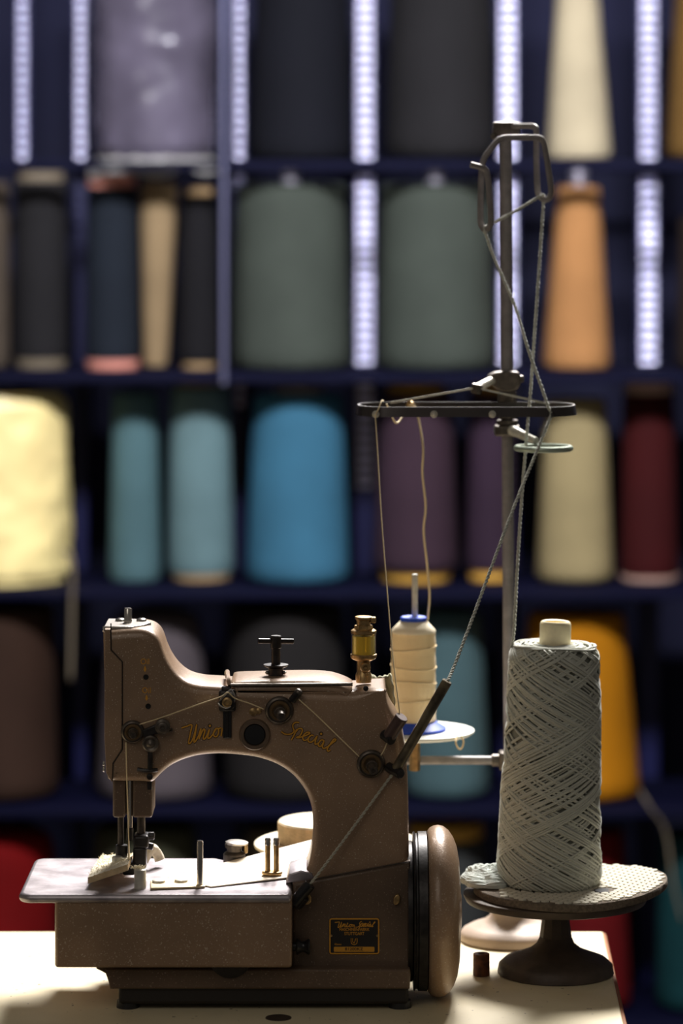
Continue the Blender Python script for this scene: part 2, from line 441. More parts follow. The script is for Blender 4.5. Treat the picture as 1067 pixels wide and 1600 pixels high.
# top row
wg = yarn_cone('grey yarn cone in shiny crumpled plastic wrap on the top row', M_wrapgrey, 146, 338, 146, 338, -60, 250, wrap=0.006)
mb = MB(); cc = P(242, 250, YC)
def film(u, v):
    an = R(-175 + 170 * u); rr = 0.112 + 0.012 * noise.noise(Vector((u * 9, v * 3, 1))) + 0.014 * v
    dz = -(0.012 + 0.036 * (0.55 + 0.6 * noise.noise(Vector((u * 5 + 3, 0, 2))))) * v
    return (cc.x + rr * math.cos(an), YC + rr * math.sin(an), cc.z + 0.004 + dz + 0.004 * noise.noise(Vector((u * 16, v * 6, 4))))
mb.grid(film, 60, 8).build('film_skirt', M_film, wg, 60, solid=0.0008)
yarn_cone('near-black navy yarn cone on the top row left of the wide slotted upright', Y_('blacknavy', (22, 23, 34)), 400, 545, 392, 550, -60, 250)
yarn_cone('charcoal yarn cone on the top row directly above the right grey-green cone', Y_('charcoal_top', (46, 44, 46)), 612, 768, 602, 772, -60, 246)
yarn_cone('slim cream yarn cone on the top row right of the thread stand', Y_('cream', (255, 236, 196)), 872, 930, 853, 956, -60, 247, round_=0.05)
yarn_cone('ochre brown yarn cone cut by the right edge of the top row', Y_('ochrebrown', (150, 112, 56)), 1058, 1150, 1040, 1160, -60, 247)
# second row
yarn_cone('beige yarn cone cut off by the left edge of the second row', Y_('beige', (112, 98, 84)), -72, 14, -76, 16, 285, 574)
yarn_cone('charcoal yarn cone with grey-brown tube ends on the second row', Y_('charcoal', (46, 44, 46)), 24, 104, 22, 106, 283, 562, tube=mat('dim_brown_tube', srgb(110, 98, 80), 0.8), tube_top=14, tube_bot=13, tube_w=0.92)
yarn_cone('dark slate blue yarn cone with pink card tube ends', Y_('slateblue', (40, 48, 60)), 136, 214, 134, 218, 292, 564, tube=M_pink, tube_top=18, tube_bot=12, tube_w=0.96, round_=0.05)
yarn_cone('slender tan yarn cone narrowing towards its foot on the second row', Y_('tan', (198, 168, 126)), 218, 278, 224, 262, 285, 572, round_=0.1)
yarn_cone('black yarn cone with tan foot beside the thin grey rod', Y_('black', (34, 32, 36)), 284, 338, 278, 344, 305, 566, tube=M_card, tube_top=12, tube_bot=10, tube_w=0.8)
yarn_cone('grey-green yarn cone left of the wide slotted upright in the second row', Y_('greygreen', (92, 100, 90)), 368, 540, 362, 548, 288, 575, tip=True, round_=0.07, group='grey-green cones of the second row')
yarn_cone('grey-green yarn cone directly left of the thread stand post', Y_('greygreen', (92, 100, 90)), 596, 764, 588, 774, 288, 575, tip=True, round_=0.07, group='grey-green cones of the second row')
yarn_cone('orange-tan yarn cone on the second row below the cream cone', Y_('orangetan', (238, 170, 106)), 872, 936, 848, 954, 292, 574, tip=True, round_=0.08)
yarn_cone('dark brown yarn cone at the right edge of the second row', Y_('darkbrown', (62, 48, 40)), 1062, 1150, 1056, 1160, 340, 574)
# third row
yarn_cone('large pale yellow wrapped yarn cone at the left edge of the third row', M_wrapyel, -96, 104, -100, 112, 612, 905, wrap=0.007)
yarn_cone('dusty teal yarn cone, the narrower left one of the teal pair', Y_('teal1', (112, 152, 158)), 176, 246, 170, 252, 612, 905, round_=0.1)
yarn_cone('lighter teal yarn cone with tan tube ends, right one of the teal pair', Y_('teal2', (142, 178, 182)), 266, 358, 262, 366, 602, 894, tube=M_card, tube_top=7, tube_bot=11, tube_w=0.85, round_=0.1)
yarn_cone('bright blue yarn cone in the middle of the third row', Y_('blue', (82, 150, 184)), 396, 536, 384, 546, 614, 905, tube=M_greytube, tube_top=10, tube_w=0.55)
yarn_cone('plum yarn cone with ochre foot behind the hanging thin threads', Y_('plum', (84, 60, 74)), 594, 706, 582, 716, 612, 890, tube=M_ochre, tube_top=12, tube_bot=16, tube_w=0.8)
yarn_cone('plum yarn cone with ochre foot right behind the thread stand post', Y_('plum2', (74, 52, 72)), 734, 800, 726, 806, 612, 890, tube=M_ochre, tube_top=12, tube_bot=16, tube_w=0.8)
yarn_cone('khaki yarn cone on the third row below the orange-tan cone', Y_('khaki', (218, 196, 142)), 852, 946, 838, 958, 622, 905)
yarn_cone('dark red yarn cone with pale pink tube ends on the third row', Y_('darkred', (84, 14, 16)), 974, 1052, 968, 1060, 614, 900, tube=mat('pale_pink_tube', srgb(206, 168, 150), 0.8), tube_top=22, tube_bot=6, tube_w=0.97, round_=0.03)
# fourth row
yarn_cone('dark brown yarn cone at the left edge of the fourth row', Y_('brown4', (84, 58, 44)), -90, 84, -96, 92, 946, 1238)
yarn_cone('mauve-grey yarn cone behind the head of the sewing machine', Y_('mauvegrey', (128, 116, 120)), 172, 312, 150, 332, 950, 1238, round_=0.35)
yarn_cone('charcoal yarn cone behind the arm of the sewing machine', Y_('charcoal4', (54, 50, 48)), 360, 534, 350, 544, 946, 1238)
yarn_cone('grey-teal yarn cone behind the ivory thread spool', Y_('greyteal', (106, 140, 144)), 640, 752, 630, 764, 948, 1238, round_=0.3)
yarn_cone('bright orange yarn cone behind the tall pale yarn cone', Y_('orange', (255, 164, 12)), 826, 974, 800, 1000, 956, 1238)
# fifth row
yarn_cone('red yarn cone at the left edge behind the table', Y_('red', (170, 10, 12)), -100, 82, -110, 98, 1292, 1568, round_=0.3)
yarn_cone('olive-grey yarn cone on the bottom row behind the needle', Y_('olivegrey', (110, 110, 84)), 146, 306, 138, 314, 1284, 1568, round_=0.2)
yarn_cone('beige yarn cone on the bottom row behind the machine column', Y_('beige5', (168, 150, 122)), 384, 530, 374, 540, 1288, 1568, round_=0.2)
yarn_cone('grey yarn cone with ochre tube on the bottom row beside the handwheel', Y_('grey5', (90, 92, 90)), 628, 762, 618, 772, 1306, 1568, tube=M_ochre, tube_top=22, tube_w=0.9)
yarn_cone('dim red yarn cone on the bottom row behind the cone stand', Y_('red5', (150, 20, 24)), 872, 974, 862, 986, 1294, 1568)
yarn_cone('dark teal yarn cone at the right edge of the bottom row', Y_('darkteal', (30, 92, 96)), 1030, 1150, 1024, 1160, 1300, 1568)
M_tail = mat('dim_yarn_tail', srgb(108, 96, 78), 0.9)
def strand(name, pts, r, m, label, cat, seg=7, ply=0, n=8, group=None):
    q = catmull(pts, n)
    mb = MB()
    if ply:
        L = 0; pos = [0]
        for i in range(1, len(q)): L += (q[i] - q[i - 1]).length; pos.append(L)
        N = int(L / 0.0016); fine = []
        j = 0
        for i in range(N + 1):
            d = L * i / N
            while j < len(pos) - 2 and pos[j + 1] < d: j += 1
            t = (d - pos[j]) / max(1e-9, pos[j + 1] - pos[j]); fine.append((d, q[j].lerp(q[j + 1], min(1, t)), (q[j + 1] - q[j]).normalized()))
        for k in range(ply):
            pp = []
            for d, c, T in fine:
                _, u, v = frame_of(T); an = 2 * math.pi * (d / 0.011 + k / ply)
                pp.append(c + (u * math.cos(an) + v * math.sin(an)) * r * 0.52)
            mb.tube(pp, r * 0.62, 6)
    else: mb.tube(q, r, seg)
    o = mb.build(name, m, None, 180, loc=q[0])
    return tag(o, label, cat, group)
strand('yarn_tail', [P(100, 860, 2.60), P(113, 880, 2.585), P(112, 960, 2.585), P(110, 1065, 2.585)], 0.004, M_tail, 'pale yarn tail hanging down below the yellow wrapped cone', 'yarn')
strand('yarn_tail', [P(1000, 1236, 2.6), P(1016, 1262, 2.585), P(1040, 1300, 2.60), P(1052, 1380, 2.58), P(1066, 1440, 2.58)], 0.0028, M_tail, 'tan yarn tail hanging from the orange cone towards the dark teal cone', 'yarn')

# ------------------------------------------------------------------ the sewing machine
YA0, YA1 = 0.055, 0.150
ZP = ZC - 1098 * sc(0)            # top of the bed plate
mc = thing('sewing_machine', (0.0, 0.1, TABLE_Z), 'brown hammered-metal industrial sewing machine with gold lettering on its arm', 'sewing machine')

def xz(px, py, Y): v = P(px, py, Y); return (v.x, v.z)
U0 = YA0 + 0.010; T1 = YA1 - 0.014
top = [(168, 972, T1), (200, 969, T1), (226, 968, T1), (240, 971, T1), (250, 978, T1), (256, 988, T1), (261, 1003, T1), (269, 1020, T1), (281, 1036, T1), (297, 1048, T1),
       (318, 1054, T1), (345, 1056, T1), (375, 1058, T1), (450, 1061, T1), (540, 1064, T1), (575, 1062, T1), (598, 1061, T1)]
right = [(602, 1070, 0.09), (604, 1088, 0.09), (611, 1106, 0.08), (620, 1122, 0.07), (628, 1142, U0), (633, 1168, U0), (636, 1200, U0), (638, 1260, U0), (639, 1352, U0), (639, 1420, U0)]
bottom = [(470, 1420, U0)]
inner = [(472, 1372, U0), (481, 1352, U0), (487, 1325, U0), (489, 1295, U0), (488, 1268, U0), (482, 1245, U0), (470, 1224, U0), (453, 1206, U0), (430, 1192, U0), (403, 1183, U0),
         (375, 1179, U0), (345, 1177, U0), (315, 1179, U0), (290, 1185, U0), (268, 1195, U0), (252, 1208, U0), (243, 1217, U0), (236, 1221, U0), (222, 1220, U0), (176, 1219, U0), (168, 1212, U0), (167, 1195, U0)]
def dens(l, n=4): return [tuple(v) for v in catmull([Vector((*xz(*p), 0)) for p in l], n)]
poly = [v[:2] for v in dens(top + right, 4)] + [xz(*p) for p in bottom] + [v[:2] for v in dens(inner, 4)]
cnr = Vector(xz(602, 1068, .1))
arm = MB().prism(poly, YA0, YA1, 0.0105, 5, rs=lambda x, z: min(1, .22 + max(0, (Vector((x, z)) - cnr).length - .012) / .03)).build('arm', M_paint, mc, 50)

# lower column, base ledges
c0 = P(457, 1375, 0.047); c1 = P(641, 1345, 0.047)
colpoly = [xz(457, 1380, .047), xz(480, 1376, .047), xz(641, 1346, .047), xz(642, 1525, .047), xz(455, 1525, .047)]
MB().prism(colpoly, 0.047, 0.175, 0.004, 3).build('column', M_paint_shaded, mc, 40)
s = MB(); s.tube([P(478, 1376.5, 0.0462), P(641, 1346, 0.0462)], 0.0006, 6); s.build('column_seam', M_seam, mc)
bz0 = P(0, 1547, 0.03).z; bz1 = P(0, 1513, 0.03).z
b = MB(); 
bp = [xz(172, 1546, .03), xz(640, 1546, .03), xz(642, 1522, .03), xz(640, 1514, .03), xz(150, 1514, .03), xz(158, 1518, .03), xz(165, 1522, .03), xz(169, 1534, .03)]
b.prism(bp, 0.03, 0.20, 0.003, 3); b.build('base_casting', M_paint_shaded, mc, 40)
bz = P(0, 1549, 0.035).z
MB().rbox((P(185, 0, .035).x, 0.036, TABLE_Z + 0.006), (P(638, 0, .035).x, 0.20, bz0 + 0.004), 0.004).build('base_plinth', mat('black_plinth_paint', srgb(34, 29, 26), 0.6), mc, 40)
for fx, fy in ((200, .05), (625, .05), (200, .18), (625, .18)):
    q = P(fx, 1500, fy); MB().lathe([(0, .013), (.008, .012)], (q.x, fy, TABLE_Z), seg=16).build('rubber_foot', M_blackplastic, mc, 40)
# a black half knob under the bed box
q = P(360, 1514, 0.028); MB().lathe([(0, 0.024), (0.006, 0.024), (0.008, 0.018)], (q.x, 0.032, q.z + 0.014), (0, -1, 0), 28).build('underside_knob', M_black, mc, 40)
# bed box under the plate
bb = MB(); bb.rbox((P(85, 0, 0).x, 0.004, P(0, 1514, 0).z), (P(456, 0, 0).x, 0.185, ZP - 0.004), 0.0035, 3); bb.build('bed_box', M_paint, mc, 40)
# bed plate
k0 = sc(0)
xl = (28 - 533.5) * k0; xr = (455 - 533.5) * k0
plan = []
def arc(cx, cy, r, a0, a1, n=6): return [(cx + r * math.cos(R(a0 + (a1 - a0) * k / n)), cy + r * math.sin(R(a0 + (a1 - a0) * k / n))) for k in range(n + 1)]
xst = P(338, 1340, .2).x
plan = arc(xl + .014, .014, .014, 180, 270) + arc(xr - .004, .004, .004, 270, 360) + [(xr, .19), (xst + .012, .19), (xst, .202)] + arc(xl + .014, .188, .014, 90, 180)
bedp = MB().plate(plan, ZP - 0.0098, ZP, 0.0048, 5).build('bed_plate', M_bedsteel, mc, 40)
# seam plates, screws and pins standing on the bed plate
gp = [(P(236, 0, .03).x, .022), (P(320, 0, .03).x, .033), (P(321, 0, .03).x, .045), (P(296, 0, .05).x, .072), (P(262, 0, .05).x, .078), (P(234, 0, .05).x, .06)]
gpl = MB().plate(gp, ZP + .0002, ZP + 0.003, 0.001, 2).build('guide_plate', mat('tan_guide_plate', srgb(206, 186, 148), .45, .3, var=.1), mc, 40)
for bx, by in ((248, .052), (283, .055)):
    q = P(bx, 0, by); MB().lathe([(0, .0075), (.0025, .0072), (.0032, .005)], (q.x, by, ZP + .003), seg=18).build('screw', M_guide, gpl, 40)
q = P(312.5, 0, .04); MB().lathe([(0, .0034), (.048, .0034), (.0485, .0028)], (q.x, .04, ZP + .003), seg=14).build('pin', M_chrome, gpl, 40)
q = P(425, 0, .09)
dp = MB().plate([(q.x + .0115 * math.cos(R(a)) * 1.0, .09 + .008 * math.sin(R(a))) for a in range(0, 360, 15)], ZP + .0035, ZP + .0075, .0012, 2).build('pin_base', M_brass, mc, 40)
for dx in (-.0048, .0048):
    MB().lathe([(0, .0030), (.032, .0030), (.0325, .0024)], (q.x + dx, .09, ZP + .0075), seg=14).build('pin', M_brass, dp, 40)
    MB().lathe([(0, .0032), (.002, .0035), (.004, .0031), (.006, .0035), (.008, .0030)], (q.x + dx, .09, ZP + .0365), seg=14).build('pin_tip', M_chrome, dp, 40)
# ivory sheet slanting over the bed behind the pins
A = P(262, 1374, .085); Bq = P(494, 1311, .225); Cq = P(494, 1365, .14); Dq = P(452, 1378, .082); Eq = P(330, 1389, .035)
def lift(v, dz): return Vector((v.x, v.y, max(v.z, ZP) + dz))
tri = [lift(A, .0012), lift(Eq, .0012), lift(Dq, .002), lift(Cq, .004), lift(Bq, 0)]
mb = MB().add(tri, [(0, 1, 2), (0, 2, 3), (0, 3, 4)])
o = mb.build('work_guide_sheet', M_sheet, mc, 0, solid=0.0012)

# oil cup with hinged lid on the bed, behind the sheet
q = P(366, 1350, .165)
oc = MB().lathe([(0, .0125), (.012, .0125), (.0135, .011), (.015, .0085), (.019, .0085), (.0192, .0105), (.023, .0105)], (q.x, .165, ZP), seg=24).build('oil_cup', M_gun, mc, 40)
MB().lathe([(.0232, .0128), (.0255, .0132), (.0265, .011)], (q.x + .002, .165, ZP), (0.04, 0, 1), 24).build('lid', M_steel, oc, 40)
MB().rbox((q.x + .011, .16, ZP + .013), (q.x + .0155, .17, ZP + .0245), .0015).build('hinge', M_brass, oc, 40)
# worn flange where the arm meets the bed
fl = [xz(447, 1378, .06), xz(492, 1372, .06), xz(487, 1362, .06), xz(470, 1357, .06), xz(452, 1363, .06)]
MB().prism(fl, .052, .12, .002, 2).build('arm_flange', M_bedsteel, mc, 40)

# face plate of the head
fp = [xz(164, 983, YA0), xz(172.5, 983, YA0), xz(173, 1016, YA0), xz(190.5, 1035, YA0), xz(190.5, 1170, YA0), xz(176, 1192, YA0), xz(175, 1222, YA0), xz(166, 1208, YA0), xz(163, 1150, YA0)]
fpo = MB().prism(fp, YA0 - 0.0016, YA1 - .01, .0010, 2).build('face_plate', M_paint, mc, 40)
s = MB(); s.tube([P(173.3, 974, YA0 - .0002), P(173.6, 1015, YA0 - .0002), P(191.3, 1034, YA0 - .0002), P(191.3, 1171, YA0 - .0002), P(176.5, 1193, YA0 - .0002), P(175.5, 1220, YA0 - .0002)], .0007, 6)
s.build('face_plate_seam', M_seam, mc)
for yy in (983, 1193, 1202):
    q = P(163.5, yy, .075); MB().lathe([(0, .0035), (.002, .003), (.0026, .0015)], (q.x, .075, q.z), (-1, 0, 0), 12).build('screw', M_chrome, fpo, 40)
# cap on top of the head with spindle
zt = P(0, 970, T1).z
a0 = P(166, 0, .1).x; a1 = P(236, 0, .1).x
cap = MB().plate([(a0, .066), (P(210, 0, .1).x, .064), (a1 - .006, .08), (a1, .10), (a1 - .008, .128), (a0, .132)], zt - .001, zt + .0032, .001, 2).build('head_cap', M_steel, mc, 40)
q = P(200, 950, .098); MB().lathe([(0, .0095), (.003, .0095), (.0032, .0046), (q.z - zt - .001, .0046), (q.z - zt, .0038)], (q.x, .098, zt), seg=18).build('spindle', M_chrome, cap, 40)
for sx in (188, 221): 
    q = P(sx, 966, .11); MB().lathe([(.003, .0058), (.0055, .0055), (.0066, .003)], (q.x, .11, zt), seg=16).build('screw', M_chrome, cap, 40)

# arm top cover with T handle
zc0 = P(0, 1069, YA0 + .006).z; 
def coverprof():
    pts = [(362, 1067), (364, 1056), (372, 1051.5), (420, 1050), (470, 1049), (500, 1049.5), (520, 1052), (538, 1058), (549, 1064), (550, 1068)]
    return [xz(x, y, T1 - .01) for x, y in pts]
cp = [tuple(v)[:2] for v in catmull([Vector((*p, 0)) for p in coverprof()], 3)]
# cover: domed lid over the front and top of the arm
cv = MB().prism(cp + [xz(550, 1078, T1 - .01), xz(362, 1077, T1 - .01)], YA0 + .001, YA1 - .004, .009, 4).build('arm_cover', M_paint, mc, 45)
s = MB(); s.tube([P(360, 1070.5, YA0 - .0002), P(450, 1070, YA0 - .0002), P(551, 1069, YA0 - .0002)], .0021, 8); s.build('cover_rim', M_gun, cv)
s = MB(); s.tube(catmull([P(360, 1071, YA0 + .001), P(357, 1062, YA0 + .006), P(355, 1054, .08), P(355, 1050, .12)], 5), .0030, 8); s.build('cover_bead', M_paint, cv)
q = P(431, 1052, .10)
th = MB().lathe([(-.004, .0085), (.006, .0085), (.0065, .0100), (.0085, .0138), (.0100, .0140), (.0104, .010), (.0104, .0052), (.040, .0052)], (q.x, .10, q.z), seg=24).build('clamp_screw', M_black, mc, 40)
for sx in (-.0095, .0095):
    MB().lathe([(0, .0015), (.002, .0028), (.004, .0015)], (q.x + sx, .098, q.z - .001), seg=12).build('ball', M_steel, th, 60)
MB().cyl((q.x, .10, q.z + .028), (q.x, .10, q.z + .0425), .0062, 18, bev=.0008).build('handle_hub', M_black, th, 40)
MB().cyl((q.x - .0200, .095, q.z + .0370), (q.x + .0200, .105, q.z + .0352), .0030, 12, bev=.0006).build('cross_bar', M_black, th, 40)

# oiler with sight glass
q = P(568, 1063, .10); k = sc(.10); O = (q.x, .10, q.z)
H_ = lambda py: (1063 - py) * k
ol = MB().lathe([(H_(1066), 12 * k), (H_(1052), 12 * k), (H_(1050), 10.5 * k), (H_(1030), 10.5 * k)], O, seg=24).build('oiler', M_brass, mc, 40)
MB().lathe([(H_(1062), 12.5 * k), (H_(1054), 12.5 * k)], O, seg=6).build('hex_nut', M_brass, ol, 30)
MB().lathe([(0, 8 * k), (.010, 8.3 * k), (.0115, 7 * k), (.0117, 4.2 * k), (.0095, 4.2 * k), (.0095, 2.4 * k), (.0125, 2.2 * k)], P(571, 1041, .10), (0, -1, 0), 24).build('drip_knob', M_brass, ol, 40)
MB().lathe([(0, 3.4 * k), (.009, 3.4 * k), (.0092, 2 * k), (.008, 1.8 * k)], P(573, 1053, .10), (0, -1, 0), 14).build('vent_screw', M_brass, ol, 40)
MB().lathe([(H_(1032), 13 * k), (H_(1029), 19 * k), (H_(1026), 20.5 * k), (H_(1022), 20.5 * k), (H_(1021), 18 * k)], O, seg=32).build('glass_seat', M_brass, ol, 40)
MB().lathe([(H_(1022), 18.9 * k), (H_(990), 18.9 * k)], O, seg=32).build('sight_glass', M_glass, ol, 40)
MB().lathe([(H_(1021.8), 18.7 * k), (H_(993), 18.7 * k)], O, seg=32).build('oil', M_oil, ol, 40)
MB().cyl(Vector(O) + Vector((0, 0, H_(1021))), Vector(O) + Vector((0, 0, H_(990))), 3.0 * k, 12).build('needle_rod', M_brass, ol, 40)
MB().lathe([(H_(990.5), 17 * k), (H_(989), 20 * k), (H_(985), 20 * k), (H_(983), 17 * k)], O, seg=32).build('glass_collar', M_brass, ol, 40)
MB().lathe([(H_(984), 14.5 * k), (H_(977), 14.5 * k)], O, seg=6).build('hex_cap', M_brass, ol, 30)
MB().lathe([(H_(977), 11 * k), (H_(969), 11.5 * k), (H_(967), 13.5 * k), (H_(963.5), 13.5 * k), (H_(963), 12.5 * k)], O, seg=28).build('filler_cap', M_brass, ol, 40)
q = P(584, 968, .10); MB().rbox((q.x - .004, .094, q.z - .0035), (q.x + .0025, .106, q.z + .003), .0015).build('lever', M_brass, ol, 40)

# oil holes with printed legends
for hx, hy in ((228, 1058), (231.5, 1103.5)):
    MB().lathe([(0, .0031), (.0008, .0029), (.0004, .002), (.0003, 0)], P(hx, hy, YA0), (0, -1, 0), 18).build('oil_hole', M_darkhole, mc, 40)
for tx, ty, ax_ in ((226.5, 1034, 1046), (229, 1079, 1091)):
    text_mb('Oil', .0092, P(tx, ty, YA0 - .0003), xs=.9).build('oil_lettering', M_gold, mc, 0)
    q0 = P(tx, ax_ - 5, YA0 - .0003); q1 = P(tx, ax_ + 2, YA0 - .0003)
    MB().add([q0 + Vector((-.0005, 0, 0)), q0 + Vector((.0005, 0, 0)), q1 + Vector((.0016, 0, .001)), q1 + Vector((0, 0, -.0016)), q1 + Vector((-.0016, 0, .001))], [(4, 3, 2, 1, 0)]).build('arrow', M_gold, mc, 0)

# gold script lettering, traced as pen strokes
UNION = [[(103, 514), (165, 494), (226, 478), (212, 560), (196, 640), (188, 692), (205, 696), (236, 650), (262, 570), (285, 470), (270, 570), (252, 678), (272, 668), (305, 610), (334, 520), (326, 580), (314, 648)],
         [(318, 630), (345, 565), (368, 528), (382, 545), (366, 610), (364, 642), (384, 640), (412, 590), (434, 530), (420, 600), (418, 634), (440, 632), (476, 590), (520, 520), (545, 535), (542, 580), (518, 618), (490, 608), (486, 570), (510, 525), (545, 520), (575, 512)],
         [(590, 516), (574, 612)]]
UNION_DOT = (441, 488)
SPECIAL = [[(514, 526), (472, 524), (440, 548), (440, 590), (454, 620), (436, 650), (390, 668), (340, 660), (300, 634)],
           [(482, 604), (462, 655), (420, 735)], [(470, 640), (505, 600), (545, 600), (548, 635), (520, 685), (480, 702), (510, 705), (560, 690), (610, 672), (640, 652), (620, 640), (580, 660), (556, 700), (570, 736), (606, 728), (640, 690)],
           [(686, 684), (660, 676), (628, 705), (622, 745), (650, 760), (690, 735), (728, 686), (706, 745), (706, 784), (740, 770), (770, 735)],
           [(812, 742), (780, 732), (748, 765), (744, 802), (775, 805), (810, 748), (792, 800), (800, 832), (840, 820), (905, 770), (948, 736), (930, 722), (885, 780), (846, 845), (862, 866), (886, 850)]]
SPECIAL_DOT = (775, 660)
def script(strokes, dot, org, px0, py0, Y, r, scale=7.62, bar=None, tf=None):
    g = MB()
    def cv(p): 
        x = px0 + p[0] / scale; y = py0 + p[1] / scale
        if tf: x, y = tf(x, y)
        return P(x, y, Y)
    for st in strokes:
        g.tube(catmull([cv(p) for p in st], 5), r, 6)
    if dot: 
        c = cv(dot); g.lathe([(0, r * 1.5), (.0003, r * 1.5)], c, (0, -1, 0), 10)
    for v in g.v: v.y = Y + (v.y - Y) * 0.22
    return g
script(UNION, UNION_DOT, None, 270, 1070, YA0 - .0001, .00165).build('lettering_outline', M_seam, mc, 60)
script(UNION, UNION_DOT, None, 270, 1070, YA0 - .0006, .00095).build('union_lettering', M_gold, mc, 60)
script(SPECIAL, SPECIAL_DOT, None, 400, 1060, YA0 - .0001, .00165).build('lettering_outline', M_seam, mc, 60)
script(SPECIAL, SPECIAL_DOT, None, 400, 1060, YA0 - .0006, .00095).build('special_lettering', M_gold, mc, 60)

# tension discs, guides and eyelets on the front of the arm
def tension(cx, cy, r, name='tension_disc', tilt=(0.10, -1, -0.12), knob=.0105, L=.030, screw=True):
    k = sc(YA0); o = P(cx, cy, YA0); R_ = r * k
    t = MB().lathe([(-.002, R_ * .9), (.003, R_), (.0045, R_ * .99), (.006, R_ * .93), (.0068, R_ * .82), (.0058, R_ * .78), (.0052, R_ * .5), (.004, R_ * .4)], o, tilt, 36).build(name, M_gun, mc, 40)
    MB().lathe([(.0050, R_ * .72), (.0064, R_ * .70), (.0066, R_ * .52), (.0052, R_ * .50)], o, tilt, 32).build('brass_ring', M_bronze, t, 40)
    MB().lathe([(.004, R_ * .42), (L * .45, R_ * .40), (L * .46, R_ * .34), (L * .9, R_ * .33), (L, R_ * .27), (L, R_ * .15), (L * .95, R_ * .13), (L * .95, 0)], o, tilt, 24).build('knob', M_gun, t, 40)
    return t
tension(436, 1108.5, 22.5); tension(579, 1192, 22.5); 
tension(207, 1142, 18.5, 'take_up_disc', L=.018)
def tube_guide(p0, p1, r, m, name, capn=None):
    t = MB().cyl(p0, p1, r, 20, bev=.0008).build(name, m, mc, 40); return t
# thread eyelet beside the upper tension disc
tube_guide(P(456, 1095, YA0 - .006), P(468, 1080, YA0 - .010), .0044, M_black, 'thread_eyelet')
MB().lathe([(0, .002), (.0015, .0042), (.004, .0044)], P(469.5, 1078, YA0 - .0105), (-.6, .2, -.75), 16).build('eyelet_cap', M_gun, mc, 60)
# sight port
o = P(398, 1147.5, YA0)
sp = MB().lathe([(-.003, .018), (.003, .0172), (.0042, .0160), (.0042, .0124), (.0010, .0120), (.0008, 0)], o, (0, -1, 0), 40).build('port_ring', mat('port_ring_brown', srgb(104, 86, 70), .45, .3, var=.2, vscale=100), mc, 40)
MB().lathe([(.0012, .0118), (.0022, .011), (.0024, 0)], o, (0, -1, 0), 36).build('port_glass', mat('dark_port_glass', srgb(16, 17, 20), .12), sp, 40)
# brass screw pair
for sx, r in ((395.5, .0046), (404, .0036)):
    MB().lathe([(-.001, r), (.002, r * .95), (.003, r * .5)], P(sx, 1112 - (sx - 395) * .15, YA0), (0, -1, 0), 14).build('brass_screw', M_brass, mc, 50)
# sliding thread guide between the words
o = P(355, 1095, YA0 - .004)
sg = MB().rbox((o.x - .0095, YA0 - .006, o.z - .012), (o.x + .0095, YA0 + .002, o.z + .012), .003).build('slide_guide', M_black, mc, 40)
MB().rbox((o.x - .0048, YA0 - .003, P(0, 1153, YA0).z), (o.x + .0048, YA0 + .001, o.z - .008), .001).build('slide_rail', M_blackplastic, sg, 40)
MB().rbox((o.x - .0016, YA0 - .0042, P(0, 1152, YA0).z), (o.x + .0016, YA0 - .002, o.z - .008), .0005).build('rail_rib', M_black, sg, 40)
MB().rbox((o.x - .0065, YA0 - .004, o.z + .007), (o.x + .0045, YA0 + .004, P(0, 1072, YA0).z), .002).build('guide_bracket', M_black, sg, 40)
MB().lathe([(0, .0098), (.006, .0098), (.0075, .008), (.0075, .0060)], P(355, 1096, YA0 - .006), (0, -1, 0), 28).build('guide_washer', M_black, sg, 40)
MB().lathe([(0, .0060), (.009, .0055), (.010, .0042), (.010, .0026), (.0088, .0022), (.0088, 0)], P(355, 1095.5, YA0 - .006), (0, -1, 0), 20).build('guide_screw', M_brass, sg, 40)
s = MB(); s.tube(catmull([P(341, 1098, YA0 - .012), P(348, 1090, YA0 - .015), P(359, 1079, YA0 - .014), P(362, 1080, YA0 - .014), P(367, 1090, YA0 - .013), P(364, 1100, YA0 - .012), P(355, 1106, YA0 - .013), P(345, 1103, YA0 - .013), P(341, 1098, YA0 - .012)], 5), .0013, 6)
s.build('guide_wire', M_chrome, sg)
# take-up lever linkage by the left disc
s = MB().prism([xz(222, 1140, YA0), xz(250, 1128, YA0), xz(258, 1136, YA0), xz(256, 1142, YA0), xz(226, 1152, YA0)], YA0 - .007, YA0 + .001, .0015, 2).build('take_up_link', M_black, mc, 40)
MB().lathe([(0, .0085), (.006, .0085), (.007, .006), (.0105, .0058), (.0112, .0045), (.0112, .0025), (.0102, .002), (.0102, 0)], P(254, 1134, YA0 - .006), (.05, -1, -.06), 22).build('link_stud', M_gun, s, 40)
MB().tube(catmull([P(262, 1143, YA0 - .005), P(268, 1142, YA0 - .006), P(268, 1138, YA0 - .005)], 4), .0014, 6).build('link_hook', M_gun, s)
s = MB().lathe([(0, .0092), (.006, .0092), (.0072, .0075), (.0062, .005), (.0085, .0022), (.009, 0)], P(235.5, 1161, YA0 - .002), (0, -1, 0), 24).build('thread_roller', M_gun, mc, 40)
MB().rbox((P(231, 0, YA0).x, YA0 - .008, P(0, 1203, YA0).z), (P(239, 0, YA0).x, YA0 - .002, P(0, 1170, YA0).z), .002).build('roller_arm', M_black, s, 40)
MB().tube(catmull([P(215, 1202, YA0 - .004), P(228, 1204, YA0 - .006), P(246, 1203, YA0 - .004)], 4), .0022, 8).build('wire_rest', M_black, s)
MB().lathe([(0, .0036), (.002, .0034), (.0026, .002)], P(234, 1213.5, YA0), (0, -1, 0), 14).build('face_screw', M_black, mc, 40)
